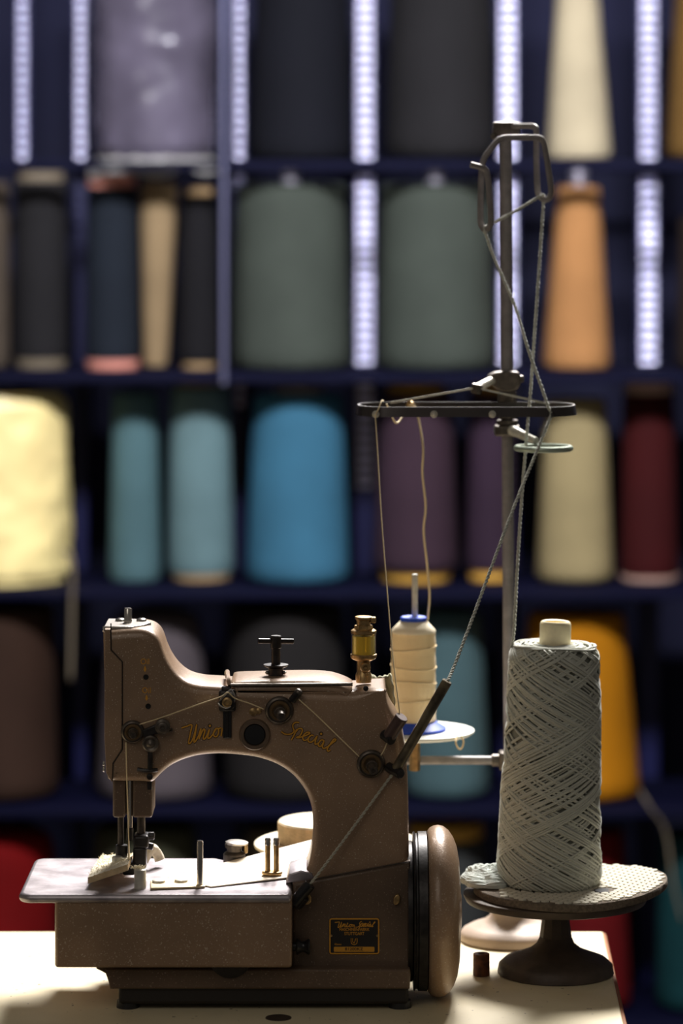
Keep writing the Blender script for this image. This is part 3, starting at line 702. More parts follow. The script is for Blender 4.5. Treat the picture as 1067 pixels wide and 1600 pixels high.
# two tube guides on the right shoulder
tg = tube_guide(P(608, 1151, YA0 - .012), P(628, 1120, YA0 - .022), .0074, mat('brown_enamel_tube', srgb(84, 66, 62), .35, .3), 'thread_tube')
MB().cyl(P(599, 1147, YA0 - .006), P(613, 1157, YA0 - .018), .0060, 16, bev=.001).build('tube_clamp', M_black, tg, 40)
yt = tube_guide(P(619, 1202, YA0 - .012), P(699, 1064, YA0 - .030), .0058, mat('worn_black_tube', srgb(58, 52, 46), .35, .6, col2=srgb(128, 116, 92), vscale=45, bump=.15, bscale=200), 'yarn_tube')
MB().cyl(P(606, 1198, YA0 - .002), P(627, 1210, YA0 - .020), .0056, 16, bev=.001).build('tube_clamp', M_black, yt, 40)
MB().lathe([(0, .0031), (.002, .003), (.0026, .0015)], P(571.5, 1075.5, YA0), (0, -1, 0), 14).build('shoulder_screw', M_black, mc, 40)

# black yarn sleeve, thumb screws, latch screws
ys = MB().cyl(P(458, 1412, .030), P(485, 1381, .028), .0068, 18, bev=.001).build('yarn_sleeve', M_blackplastic, mc, 40)
MB().cyl(P(460, 1414, .036), P(474, 1398, .033), .0085, 16, bev=.001).build('sleeve_holder', M_black, ys, 40)
for sx in (481, 619.5):
    MB().prism([xz(sx + dx, 1405 + dy, .047) for dx, dy in ((-5.5, 5), (-3, 8), (1, 7), (5, 3), (6, -4), (3, -9), (-1, -8), (-5, -3))], .042, .050, .0012, 2).build('latch_screw', M_brass, mc, 40)
q = P(459, 1481, .03)
MB().lathe([(0, .0050), (.004, .0050), (.0045, .0085), (.006, .0088), (.010, .0060), (.0135, .0058), (.018, .0088), (.0195, .0085), (.020, .006)], (q.x - .002, .036, q.z), (1, 0, 0), 24).build('thumb_screw', M_blackplastic, mc, 40)

# nameplate
YN = .047
n0 = P(514, 1434, YN); n1 = P(593, 1491, YN)
npl = MB().prism(rrect(n0.x, n1.z, n1.x, n0.z, .0022, 4), YN - .0010, YN + .001, .0003, 2).build('nameplate', M_plateblack, mc, 40)
fr = rrect(n0.x + .0010, n1.z + .0010, n1.x - .0010, n0.z - .0010, .002, 4)
g = MB().tube([Vector((x, YN - .0011, z)) for x, z in fr], .00085, 6, closed=True)
for v in g.v: v.y = YN - .0011 + (v.y - YN + .0011) * .3
g.build('border', M_gold, npl, 60)
def nscript(strokes, dot, px0, py0, tf): return script(strokes, dot, None, px0, py0, YN - .0012, .00050, tf=tf)
cu = lambda x, y: (523 + (x - 283.5) * .45, 1448.5 + (y + (x - 283) * .18 - 1161.5) * .30)
cs = lambda x, y: (555.5 + (x - 440) * .36, 1448.5 + (y - (x - 440) * .42 - 1144) * .33)
nscript(UNION, UNION_DOT, 270, 1070, cu).build('union_script', M_gold, npl, 60)
MB().add(nscript([[(590, 516), (574, 612)], [(578, 590), (600, 530), (622, 530), (612, 610), (630, 605)]], None, 270, 1070, cu).v, nscript([[(590, 516), (574, 612)], [(578, 590), (600, 530), (622, 530), (612, 610), (630, 605)]], None, 270, 1070, cu).f).build('union_script', M_gold, npl, 60)
nscript(SPECIAL, SPECIAL_DOT, 400, 1060, cs).build('special_script', M_gold, npl, 60)
text_mb('MASCHINENFABRIK', .0046, P(553.5, 1452.5, YN - .0011), xs=.82, bold=.00004).build('maker_lettering', M_gold, npl, 0)
text_mb('STUTTGART', .0050, P(553.5, 1459, YN - .0011), xs=.80, bold=.00004).build('city_lettering', M_gold, npl, 0)
text_mb('Klasse', .0030, P(528, 1475.5, YN - .0011)).build('class_lettering', M_gold, npl, 0)
g = MB()
for st in ([(548.6, 1466), (548.6, 1472), (550, 1475), (553.5, 1476), (557, 1474.5), (558, 1471), (557.8, 1466)], [(551, 1466), (551, 1471), (553, 1473.5), (554, 1472), (555.6, 1466.5)]):
    g.tube(catmull([P(x, y, YN - .0011) for x, y in st], 5), .0004, 6)
g.build('emblem', M_gold, npl, 60)
f0 = P(521.5, 1479, YN); f1 = P(585, 1487, YN)
fo = MB().prism(rrect(f0.x, f1.z, f1.x, f0.z, .001, 3), YN - .0013, YN, .0002, 2).build('number_field', M_gold, npl, 40)
text_mb('81200KZ', .0046, P(553, 1483, YN - .0015), xs=1.15).build('number_lettering', M_seam, fo, 0)
for sx in (517.5, 589.5):
    MB().lathe([(0, .0014), (.0008, .0012), (.001, 0)], P(sx, 1462, YN - .0010), (0, -1, 0), 12).build('rivet', M_brass, npl, 40)

# needle bar housing, bars, clamps and foot
YH = .068
hz0 = P(0, 1278, YH).z; hz1 = P(0, 1217, YH).z + .004
MB().rbox((P(176, 0, YH).x, YH, hz0), (P(196, 0, YH).x, .128, hz1), .003, 3).build('bar_housing', M_paint_shaded, mc, 40)
MB().rbox((P(207, 0, YH).x, YH, hz0), (P(238, 0, YH).x, .128, hz1), .003, 3).build('bar_housing', M_paint_shaded, mc, 40)
MB().rbox((P(195, 0, YH).x, YH + .014, hz0 + .001), (P(208, 0, YH).x, .125, hz1), .001, 2).build('housing_web', M_paint_shaded, mc, 40)
MB().rbox((P(230, 0, YH).x, YH - .002, P(0, 1234, YH).z), (P(237.5, 0, YH).x, YH + .01, P(0, 1217, YH).z), .001, 2).build('guide_block', M_black, mc, 40)
def bar(px, r, y0, y1, Y, m, name, **kw):
    a = P(px, y0, Y); b = P(px, y1, Y); return MB().cyl(a, b, r * sc(Y), 18, bev=.0006).build(name, m, mc, 40)
bar(203, 4.3, 1216, 1300, .074, M_chrome, 'needle_bar')
bar(203, 5.5, 1293, 1313, .074, M_black, 'needle_clamp')
bar(201.5, 1.5, 1310, 1346, .072, M_chrome, 'needle')
bar(188.5, 4.8, 1276, 1326, .095, M_gun, 'presser_bar')
bar(220.5, 6.6, 1276, 1306, .095, M_gun, 'feed_bar')
bar(190, 9.5, 1320, 1339, .092, M_black, 'bar_clamp')
fc = MB().rbox((P(209, 0, .09).x, .078, P(0, 1323, .09).z), (P(233, 0, .09).x, .106, P(0, 1303, .09).z), .003, 3).build('foot_clamp', M_black, mc, 40)
MB().lathe([(0, .0045), (.006, .0045), (.007, .003)], P(232, 1306, .09), (1, 0, 0), 14).build('clamp_bolt', M_black, fc, 40)
MB().rbox((P(208.5, 0, .09).x, .080, P(0, 1356, .09).z), (P(229, 0, .09).x, .104, P(0, 1322, .09).z), .0025, 3).build('foot_shank', M_black, mc, 40)
MB().lathe([(0, .004), (.007, .004), (.008, .0025)], P(229, 1321, .092), (1, 0, -.2), 14).build('foot_bolt', M_black, mc, 40)
bar(183, 8.2, 1338, 1364, .080, M_guide, 'guide_post')
MB().rbox((P(192, 0, .078).x, .070, P(0, 1366, .078).z), (P(212, 0, .078).x, .10, P(0, 1347, .078).z), .003, 3).build('presser_foot', M_black, mc, 40)
zz = P(0, 1388, .034)
MB().lathe([(0, .0066), (.0205, .0066), (.0213, .0055)], (P(219, 0, .034).x, .034, ZP), seg=22).build('knife_post', M_guide, mc, 40)
# pale fluff on the knife post
fl = MB()
for i in range(70):
    a = random.uniform(0, 6.28); r0 = random.uniform(0, .009); b0 = Vector((P(216, 0, .034).x + r0 * math.cos(a), .036 + r0 * .6 * math.sin(a), ZP + .0213))
    e1 = b0 + Vector((random.uniform(-.004, .004), random.uniform(-.004, .004), random.uniform(.0005, .004)))
    fl.tube([b0, (b0 + e1) / 2 + Vector((0, 0, .001)), e1], .00035, 4)
o = fl.build('lint', M_felt, mc, 0); o['kind'] = 'stuff'

# hand wheel
k = sc(.10); hc = P(645, 1423, .10); X = lambda px: (px - 645) * k
hw = MB().lathe([(X(667), 100 * k), (X(668), 123 * k), (X(672), 128 * k), (X(678), 131 * k), (X(685), 132 * k), (X(693), 130 * k), (X(701), 124 * k), (X(708), 114 * k), (X(713.5), 100 * k),
                 (X(717), 80 * k), (X(718.5), 56 * k), (X(718.5), 30 * k), (X(721), 24 * k), (X(721), 0)], hc, (1, 0, 0), 72).build('handwheel', M_paint, mc, 60)
MB().lathe([(X(645), 60 * k), (X(645), 121 * k), (X(647), 122.5 * k), (X(649), 119 * k), (X(651), 119 * k), (X(653), 122 * k), (X(666), 122.5 * k), (X(668), 118 * k)], hc, (1, 0, 0), 72).build('belt_pulley', M_black, hw, 30)
MB().cyl(hc + Vector((-.05, 0, 0)), hc + Vector((X(650), 0, 0)), .018, 24).build('shaft', M_gun, hw, 40)
MB().lathe([(X(636), 108 * k), (X(643), 108 * k), (X(645), 104 * k)], hc, (1, 0, 0), 48).build('gap_shade_disc', M_black, mc, 40)  # added black disc that keeps the gap behind the pulley dark
q = P(641, 1500, .07); MB().lathe([(0, .004), (.004, .0036), (.005, .002)], (q.x, .07, q.z), (1, 0, 0), 12).build('brass_grub_screw', M_brass, mc, 40)

# rag stuffed behind the arm
def rag(u, v):
    nn = noise.noise(Vector((u * 3.1, v * 4.2, 3)))
    base = P(572 + 40 * u + (10 * v if v < .4 else 4), 1056 + 78 * v + 4 * u, .165)
    return base + Vector((.004 * noise.noise(Vector((v * 5, u * 2, 9))), .012 * nn + .022 * math.sin(u * 9 + v * 2) * .35 + .012, .005 * noise.noise(Vector((u * 6, v * 3, 1)))))
rg = MB().grid(rag, 26, 30).build('cleaning_rag', M_rag, None, 60, loc=P(596, 1095, .165), solid=.0025)
tag(rg, 'crumpled grey-green rag tucked behind the machine arm next to the oiler', 'rag')

# ------------------------------------------------------------------ felt strip under the foot, tape discs behind
def slab(u, v):
    lf, rf, rb, lb = P(137, 1379, .036), P(200, 1358, .036), P(214, 1352, .17), P(158, 1347, .17)
    p = (lf * (1 - u) + rf * u) * (1 - v) + (lb * (1 - u) + rb * u) * v
    p = Vector(p); p.z = max(p.z, ZP + .002) + .008 * math.sin(v * 2.6) * (0.4 + .6 * u)
    return p
def slabtop(u, v): p = slab(u, v); return p + Vector((0, 0, .0055 + .0012 * noise.noise(Vector((u * 20, v * 30, 2)))))
def slabbot(u, v): p = slab(u, v); return p - Vector((0, 0, .0015))
fs = thing('felt_strip', P(170, 1375, .05), 'thick ivory felt strip fed under the presser foot', 'felt')
NU, NV = 24, 24
MB().grid(slabtop, NU, NV).build('pile', M_felt, fs, 60)
e = MB(); bd = [(i / NU, 0) for i in range(NU)] + [(1, j / NV) for j in range(NV)] + [(1 - i / NU, 1) for i in range(NU)] + [(0, 1 - j / NV) for j in range(NV)]
n = len(bd); e.add([slabbot(*b) for b in bd] + [slabtop(*b) for b in bd], [(i, (i + 1) % n, n + (i + 1) % n, n + i) for i in range(n)])
e.grid(lambda u, v: slabbot(1 - u, v), NU, NV); e.build('backing', M_feltedge, fs, 40)
fz = MB()
for i in range(420):
    u = random.random(); v = random.uniform(.05, 1); b0 = slabtop(u, v)
    fz.tube([b0, b0 + Vector((random.uniform(-.003, .003), random.uniform(-.003, .003), random.uniform(.0005, .0028)))], .00025, 3)
o = fz.build('fibres', M_felt, fs, 0); o['kind'] = 'stuff'
tl = strand('felt_offcut', [P(224, 1345, .14), P(233, 1330, .14), P(240, 1327, .145), P(247, 1336, .15), P(250, 1344, .15)], .006, M_felt, 'small curled white felt offcut behind the presser foot', 'felt')

ds = thing('tape_stand', P(528, 1317, .34) * 1.0, 'pale round tape stand plate half hidden behind the machine column', 'stand')
dc = P(528, 1317, .34); k = sc(.34)
MB().lathe([(-.004, 128 * k), (-.003, 131 * k), (.0, 131 * k), (.001, 129 * k)], dc, seg=64).build('plate', M_sheet, ds, 40)
MB().cyl((dc.x, dc.y, TABLE_Z + .02), (dc.x, dc.y, dc.z - .003), .014, 20).build('stem', M_castdark, ds, 40)
MB().lathe([(0, .055), (.006, .055), (.012, .045), (.024, .018)], (dc.x, dc.y, TABLE_Z), seg=36).build('foot', M_castdark, ds, 40)
tr = thing('tape_roll', dc + Vector((-.010, 0, .002)), 'roll of ivory binding tape lying on the round stand behind the arm', 'tape roll')
rc = P(505, 1297, .34); rc.z = dc.z + .0012
MB().lathe([(0, .0525), (.0015, .0545), (.024, .0545), (.0255, .0525), (.0255, .012), (.004, .012)], rc, seg=56).build('winding', M_feltedge, tr, 40)
MB().lathe([(.0256, .053), (.0262, .052), (.0264, .013)], rc, seg=56).build('tape_face', M_felt, tr, 40)

# ------------------------------------------------------------------ the thread stand
YS = .38
pt0 = P(797, 1440, YS); pt1 = P(790, 206, YS)
fz_ = 0.9035 / (1468 - HOR) * F - D
stn = thing('thread_stand', (pt0.x, YS, TABLE_Z), 'tall thread stand post with wire hook, guide rings and side arm', 'thread stand')
k = sc(YS)
MB().lathe([(0, 76 * k), (.002, 79 * k), (.008, 79 * k), (.013, 74 * k), (.018, 62 * k), (.023, 44 * k), (.029, 33 * k), (.037, 28 * k), (.050, 26.5 * k), (.056, 26 * k), (.057, 14 * k)], (pt0.x, YS, TABLE_Z), seg=56).build('foot', M_castpale, stn, 40)
MB().cyl((pt0.x, YS, TABLE_Z + .05), pt1 + Vector((0, 0, .004)), .0070, 20).build('post', M_wire, stn, 40)
def px_at(py): t = (py - 206) / (1440 - 206); return 790 + 7 * t
# wire hook at the top
tcl = MB().rbox((P(770, 0, YS).x, YS - .014, P(0, 213, YS).z), (P(811, 0, YS).x, YS + .014, P(0, 191, YS).z), .0015, 2).build('top_clamp', M_gun, stn, 40)
MB().lathe([(0, .004), (.006, .004), (.007, .003)], P(773, 213, YS - .012), (-.3, -1, 0), 14).build('clamp_bolt', M_gun, tcl, 40)
hk = [(799, 197, YS - .01), (815, 197, YS - .022), (829, 197, YS - .030), (836.5, 200, YS - .034), (838, 210, YS - .036), (838, 250, YS - .036), (839.5, 292, YS - .036), (842, 305, YS - .037), (850, 312, YS - .042), (858, 309, YS - .047), (861, 298, YS - .05),
      (859, 280, YS - .052), (853, 240, YS - .054), (849, 222, YS - .055), (843, 216, YS - .055), (830, 215, YS - .055), (800, 215, YS - .055), (786, 216, YS - .055), (776, 222, YS - .056), (762, 239, YS - .057), (756, 249, YS - .058), (753, 262, YS - .058),
      (751, 300, YS - .058), (750.5, 340, YS - .058), (752, 352, YS - .059), (758, 359, YS - .063), (765, 354, YS - .067), (767, 342, YS - .069), (765, 310, YS - .07), (762, 276, YS - .071), (758, 265, YS - .071), (750, 261, YS - .072), (735, 257, YS - .074)]
MB().tube(catmull([P(*p) for p in hk], 4), .0037, 10).build('wire_hook', M_wire, stn)
# oval eyelet band
YO = YS - .06
def oval():
    x0, x1 = P(560, 0, YO).x, P(897, 0, YO).x; pts = []
    w_ = .048; cy = YO
    L0 = .034; L1 = .034
    for k_ in range(13):
        a = R(90 + 180 * k_ / 12); pts.append((x0 + L0 + L0 * math.cos(a) * 1.0, cy + w_ * math.sin(a) * (1.0)))
    for k_ in range(1, 8): pts.append((x0 + L0 + (x1 - L1 - x0 - L0) * k_ / 8, cy - w_))
    for k_ in range(13):
        a = R(-90 + 180 * k_ / 12); pts.append((x1 - L1 + L1 * math.cos(a), cy + w_ * math.sin(a)))
    for k_ in range(1, 8): pts.append((x1 - L1 - (x1 - L1 - x0 - L0) * k_ / 8, cy + w_))
    return pts
ov = oval(); zt_ = P(0, 636, YO - .048).z; zb_ = P(0, 651.5, YO - .048).z
m_ = len(ov); cx_ = sum(p[0] for p in ov) / m_; th_ = .0011
vs = []; 
for (x, y), zz_, ex in [(p, z, e) for z, e in ((zt_, 0), (zb_, .003)) for p in ov]:
    pass
def ring(z, off):
    out = []
    for i in range(m_):
        a = Vector(ov[i - 1]); c = Vector(ov[(i + 1) % m_]); d = (c - a).normalized(); nn = Vector((d.y, -d.x)); p = Vector(ov[i]) + nn * off
        out.append((p.x, p.y, z))
    return out
rings = [ring(zt_, -th_), ring(zt_, th_), ring(zb_, th_ + .002), ring(zb_, -th_ + .002)]
fs_ = []
for a in range(4):
    b_ = (a + 1) % 4
    for i in range(m_):
        j = (i + 1) % m_; fs_.append((a * m_ + i, b_ * m_ + i, b_ * m_ + j, a * m_ + j))
bd_ = MB().add([v for r_ in rings for v in r_], fs_).build('guide_band', M_band, stn, 40)
for ex in (587, 678, 769, 862):
    Ye = YO - .0485
    MB().lathe([(-.001, .0024), (.0012, .0036), (.0030, .0043), (.0036, .0034), (.0030, .0026), (.0042, .0018), (.0046, .0006)], P(ex, 647, Ye), (0, -1, 0), 18).build('eyelet', M_guide if ex < 860 else M_band, bd_, 50)
for ex in (641,):
    MB().lathe([(-.003, .004), (.0, .0055), (.003, .004)], P(ex, 633, YO + .044), (0, -1, 0), 14).build('eyelet', M_brass, bd_, 50)
# struts, hub and upper clamp
hubp = P(745, 606, YO + .012)
def flatbar(mb, a, b, wv, t):
    a = Vector(a); b = Vector(b); d = (b - a).normalized(); s_ = d.cross(Vector((0, 0, 1))).normalized() * wv; u_ = s_.cross(d).normalized() * t
    mb.add([a - s_ - u_, a + s_ - u_, a + s_ + u_, a - s_ + u_, b - s_ - u_, b + s_ - u_, b + s_ + u_, b - s_ + u_], [(0, 1, 2, 3), (7, 6, 5, 4), (0, 4, 5, 1), (1, 5, 6, 2), (2, 6, 7, 3), (3, 7, 4, 0)]); return mb
flatbar(MB(), hubp, P(612, 629, YO + .046), .006, .001).build('strut', M_guide, stn, 40)
flatbar(MB(), hubp, P(856, 631, YO + .044), .006, .001).build('strut', M_guide, stn, 40)
MB().lathe([(-.007, .006), (-.005, .0068), (.004, .0068), (.005, .005)], hubp, (.2, 0, 1), 16).build('hub', M_gun, stn, 40)
MB().cyl(hubp, P(773, 592, YS - .004), .0052, 16, bev=.001).build('hub_rod', M_guide, stn, 40)
ucl = MB().prism([tuple(v)[:2] for v in catmull([Vector((*xz(x, y, YS), 0)) for x, y in ((762, 588), (768, 583), (780, 580), (806, 580), (812, 586), (814, 594), (811, 603), (804, 610), (786, 612), (772, 606), (764, 596))], 3, True)], YS - .014, YS + .014, .003, 3).build('upper_clamp', M_gun, stn, 40)
MB().lathe([(0, .0045), (.004, .0045), (.005, .003)], P(812, 592, YS - .006), (1, -.2, 0), 14).build('clamp_bolt', M_gun, ucl, 40)
# collars and lower ring
for y0_, y1_, hwp in ((612, 630, 15), (631, 655, 13), (656, 664, 17)):
    a = P(px_at(y0_), y0_, YS); b_ = P(px_at(y1_), y1_, YS); MB().cyl(b_, a, hwp * k, 24, bev=.001).build('collar', M_gun, stn, 40)
lcl = MB().rbox((P(772, 0, YS).x, YS - .014, P(0, 681, YS).z), (P(812, 0, YS).x, YS + .014, P(0, 664, YS).z), .003, 3).build('lower_clamp', M_gun, stn, 40)
MB().cyl(P(799, 672, YS - .012), P(838, 689, YS - .062), .0062, 16, r1=.0042, bev=.001).build('ring_arm', M_guide, stn, 40)
rcx = P(849, 700, YS - .095); rr_ = 42 * sc(YS - .095)
MB().tube([rcx + Vector((rr_ * math.cos(a), rr_ * math.sin(a), 0)) for a in [2 * math.pi * i / 48 for i in range(48)]], .0036, 10, closed=True).build('ring_guide', mat('pale_green_ring', srgb(160, 172, 154), .35, .3), stn)
# side arm with spool plate and pin
spx = P(648, 1143, .36)
MB().cyl(P(628, 1188, .372), P(800, 1188, YS), .0052, 16).build('side_arm', M_wire, stn, 40)
MB().cyl(P(768, 1188, YS - .001), P(790, 1188, YS - .001), .0075, 16, bev=.001).build('arm_collar', M_gun, stn, 40)
MB().rbox((P(779, 0, YS).x, YS - .013, P(0, 1202, YS).z), (P(812, 0, YS).x, YS + .013, P(0, 1174, YS).z), .003, 3).build('arm_clamp', M_gun, stn, 40)
ks = sc(.36)
MB().lathe([(-.003, 30 * ks), (-.0028, 88 * ks), (.0, 93 * ks), (.0020, 93 * ks), (.0022, 90 * ks), (.0012, 20 * ks)], (spx.x, .36, spx.z), seg=64).build('spool_plate', M_white, stn, 40)
MB().cyl((spx.x, .36, P(0, 1204, .36).z), (spx.x, .36, spx.z), .0065, 6).build('plate_bolt', M_brass, stn, 30)
MB().cyl((spx.x, .36, spx.z), (spx.x, .36, P(0, 897, .36).z), .0036, 14, bev=.0008).build('spool_pin', M_guide, stn, 40)
# ------------------------------------------------------------------ ivory thread spool
so = P(646, 1143, .36); so.z = spx.z + .0022; zs = lambda py: ZC - (py - HOR) * ks - so.z
spl = thing('thread_spool', so, 'ivory thread spool with blue plastic ends on the white plate', 'thread spool')
MB().lathe([(0, 51 * ks), (.003, 51 * ks), (zs(1126), 34 * ks), (zs(1124), 30 * ks)], so, seg=44).build('spool_base', M_blue, spl, 40)
wv = lambda an, t: .00025 * math.sin(t * 260) + .0002 * math.sin(t * 610 + an)
prof = [(zs(1126), 33 * ks)] + [(zs(1124 - i * (1124 - 987) / 30), (35.2 - .8 * (i / 30)) * ks) for i in range(31)]
MB().lathe(prof, so, seg=48, wob=wv).build('winding', M_spool, spl, 60)
MB().lathe([(zs(988), 34.6 * ks), (zs(984), 34.4 * ks), (zs(970), 21 * ks), (zs(969), 16 * ks)], so, seg=44).build('shoulder', M_spooltop, spl, 60)
MB().lathe([(zs(971), 17 * ks), (zs(970), 20.5 * ks), (zs(965), 20.5 * ks), (zs(963.5), 19 * ks), (zs(964), 8 * ks), (zs(968), 6 * ks)], so, seg=36).build('rim', M_blue, spl, 40)
for i, (yy, tilt) in enumerate(((1012, .1), (1040, -.09), (1066, .12), (1092, -.06))):
    c = Vector((so.x, so.y, so.z + zs(yy))); pts = [c + Vector((35.6 * ks * math.cos(a), 35.6 * ks * math.sin(a), 35 * ks * tilt * math.cos(a + i))) for a in [2 * math.pi * j / 40 for j in range(40)]]
    MB().tube(pts, .0007, 5, closed=True).build('loose_turn', M_thread, spl)

# ------------------------------------------------------------------ cone stand, pad and the tall pale yarn cone
YK = .211; kk = sc(YK)
ct = P(868, 1397, YK)
ks_ = thing('cone_stand', (ct.x, YK, TABLE_Z), 'dark cast cone stand with round tray standing on the table corner', 'stand')
hh = ct.z - TABLE_Z
MB().lathe([(0, 88 * kk), (.001, 91 * kk), (.010, 89 * kk), (.016, 80 * kk), (.021, 62 * kk), (.027, 42 * kk), (.034, 30 * kk), (.042, 25 * kk)], (ct.x, YK, TABLE_Z), seg=56).build('foot', M_castdark, ks_, 50)
MB().lathe([(.038, 26 * kk), (hh - .026, 21 * kk), (hh - .025, 22.5 * kk), (hh - .008, 22.5 * kk)], (ct.x, YK, TABLE_Z), seg=10).build('stem', M_castdark, ks_, 25)
q = P(902, 1433, YK); MB().rbox((q.x - .004, YK - .004, q.z - .002), (q.x + .006, YK + .004, q.z + .006), .001).build('grub_screw', M_black, ks_, 40)
MB().lathe([(-.010, 30 * kk), (-.0095, 128 * kk), (-.007, 140 * kk), (-.001, 144 * kk), (.001, 144 * kk), (.002, 142 * kk), (.0015, 30 * kk), (.0015, 0)], (ct.x, YK, ct.z), seg=72).build('tray', M_castdark, ks_, 40)
pc = P(891, 1384, YK); pr = 151 * kk
pb = ct.z + .0022
def lftz(x): 
    t = (x - pc.x) / pr; return .0105 * max(0, (t - .05)) ** 1.5 if t > .05 else 0.0
pad = thing('foam_pad', (pc.x, YK, pb), 'round honeycomb foam pad lying on the cone stand tray', 'pad')
mb = MB(); SEG = 90; vs = []; fs = []
hole = (P(941, 0, YK).x, YK - .045, .011)
for zz_, rr2 in ((0, .985), (.0008, 1), (.0085, 1), (.0093, .99)):
    for i in range(SEG):
        a = 2 * math.pi * i / SEG; r2 = pr * rr2 * (1 + .006 * noise.noise(Vector((math.cos(a) * 9, math.sin(a) * 9, zz_ * 200))))
        x = pc.x + r2 * math.cos(a); vs.append((x, YK + r2 * math.sin(a), pb + zz_ + lftz(x)))
for r3 in range(3):
    for i in range(SEG): j = (i + 1) % SEG; fs.append((r3 * SEG + i, r3 * SEG + j, (r3 + 1) * SEG + j, (r3 + 1) * SEG + i))
fs.append(tuple(reversed(range(SEG)))); 
o = len(vs)
NR = 14
for q_ in range(NR, 0, -1):
    for i in range(SEG):
        a = 2 * math.pi * i / SEG; r2 = pr * .99 * (q_ - 1) / NR
        x = pc.x + r2 * math.cos(a); vs.append((x, YK + r2 * math.sin(a), pb + .0093 + lftz(x)))
for q_ in range(NR):
    b0 = 3 * SEG + q_ * SEG
    for i in range(SEG): j = (i + 1) % SEG; fs.append((b0 + i, b0 + j, b0 + SEG + j, b0 + SEG + i))
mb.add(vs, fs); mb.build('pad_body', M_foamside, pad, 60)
# raised honeycomb cells, shared mesh for the visible ones
cone_c = P(857, 1384, YK)
hp = .0100; hexr = hp / math.sqrt(3) * .90; cell = bpy.data.meshes.new('cell')
cvv = []
for z_, f_ in ((0, 1.0), (.0012, .95), (.0018, .78)):
    for i in range(6): cvv.append((hexr * f_ * math.cos(R(60 * i + 30)), hexr * f_ * math.sin(R(60 * i + 30)), z_))
cf = [(a * 6 + i, a * 6 + (i + 1) % 6, (a + 1) * 6 + (i + 1) % 6, (a + 1) * 6 + i) for a in range(2) for i in range(6)] + [(12, 13, 14, 15, 16, 17)]
cell.from_pydata(cvv, [], cf); cell.materials.append(M_foam)
spots = []
for j in range(-16, 17):
    for i in range(-14, 15):
        x = pc.x + (i + .5 * (j % 2)) * hp; y = YK + j * hp * .866
        if math.hypot(x - pc.x, y - YK) > pr - hexr * .9: continue
        if math.hypot(x - cone_c.x, y - YK) < 70 * kk: continue
        if math.hypot((x - hole[0]), (y - hole[1])) < .013: continue
        spots.append((x, y))
spots.sort(key=lambda p: -p[0])
for i, (x, y) in enumerate(spots[:290]):
    o = bpy.data.objects.new('cell', cell); COL.objects.link(o); o.parent = pad
    o.location = Vector((x, y, pb + .0091 + lftz(x))) - ORG[pad.name]
    t = math.atan2(lftz(x + .001) - lftz(x), .001); o.rotation_euler = (0, -t, 0)
MB().lathe([(0, .0125), (.0006, .012), (.0002, .008), (.0001, 0)], (hole[0], hole[1], pb + .0094 + lftz(hole[0])), seg=24).build('hole', M_darkhole, pad, 40)

# the tall yarn cone
cb = Vector((cone_c.x, YK, pb + .0100)); ctp = P(867, 1010, YK); axv = Vector((ctp.x - cb.x, 0, ctp.z - cb.z)); Hc = axv.length
yc = thing('yarn_cone', cb, 'tall pale grey-green cross-wound yarn cone on the foam pad', 'yarn cone')
r_b, r_t = 80 * kk, 68 * kk
def rad(t):
    u = t / Hc; r = r_b + (r_t - r_b) * u
    if u < .06: r *= .88 + .12 * math.sin(u / .06 * math.pi / 2)
    if u > .955: r *= 1 - .13 * ((u - .955) / .045) ** 2
    return r
prof = [(0, r_b * .5)] + [(Hc * i / 30, rad(Hc * i / 30) - .0030) for i in range(31)] + [(Hc + .001, r_t * .4)]
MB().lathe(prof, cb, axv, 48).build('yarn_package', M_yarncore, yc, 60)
a, u, v = frame_of(axv)
def on_cone(t, an, off=0): return cb + a * t + (u * math.cos(an) + v * math.sin(an)) * (rad(t) + off)
wd = MB(); rng = random.Random(3)
NST = 205; ang = [0.0, 0.0]
for i in range(NST):
    sgn = 1 if i % 2 else -1
    # strands laid one pass after another: neighbours of one direction lie side by side, later passes on top
    ang[i % 2] += 0.118 + rng.uniform(-.05, .05) + (rng.uniform(.5, 2.5) if rng.random() < .10 else 0)
    turn = 1.44 + rng.uniform(-.035, .035); lay = -.0022 + .0040 * i / NST + rng.uniform(-.0003, .0003); ph = rng.uniform(0, 6.28); pts = []
    for j in range(90):
        t = j / 89; tt = Hc * (.004 + .999 * t)
        an = ang[i % 2] + sgn * 2 * math.pi * turn * (t + .006 * math.sin(t * 7 + ph))
        pts.append(on_cone(tt, an, lay))
    wd.tube(pts, rng.uniform(.00115, .00140), 5)
o = wd.build('crossed_strands', M_yarn, yc, 180); o['kind'] = 'stuff'
tp = MB()
for i in range(30):
    r0 = r_t * rng.uniform(.42, .90); an0 = rng.uniform(0, 6.28); n_ = 40
    tp.tube([cb + a * (Hc + .0010 + .0012 * math.sin(3 * t + i) + .002 * (1 - r0 / r_t)) + (u * math.cos(an0 + t) + v * math.sin(an0 + t)) * (r0 + .003 * math.sin(2 * t + i)) for t in [5.2 * j / n_ for j in range(n_ + 1)]], .00115, 5)
o = tp.build('top_turns', M_yarn, yc, 180); o['kind'] = 'stuff'
tr_ = 24.5 * kk
MB().lathe([(-.006, tr_), (.0255, tr_), (.0285, tr_ * .93), (.0295, tr_ * .84), (.0285, tr_ * .72), (.004, tr_ * .70), (.004, 0)], cb + a * Hc, axv, 40).build('core_tube', M_tube, yc, 40)

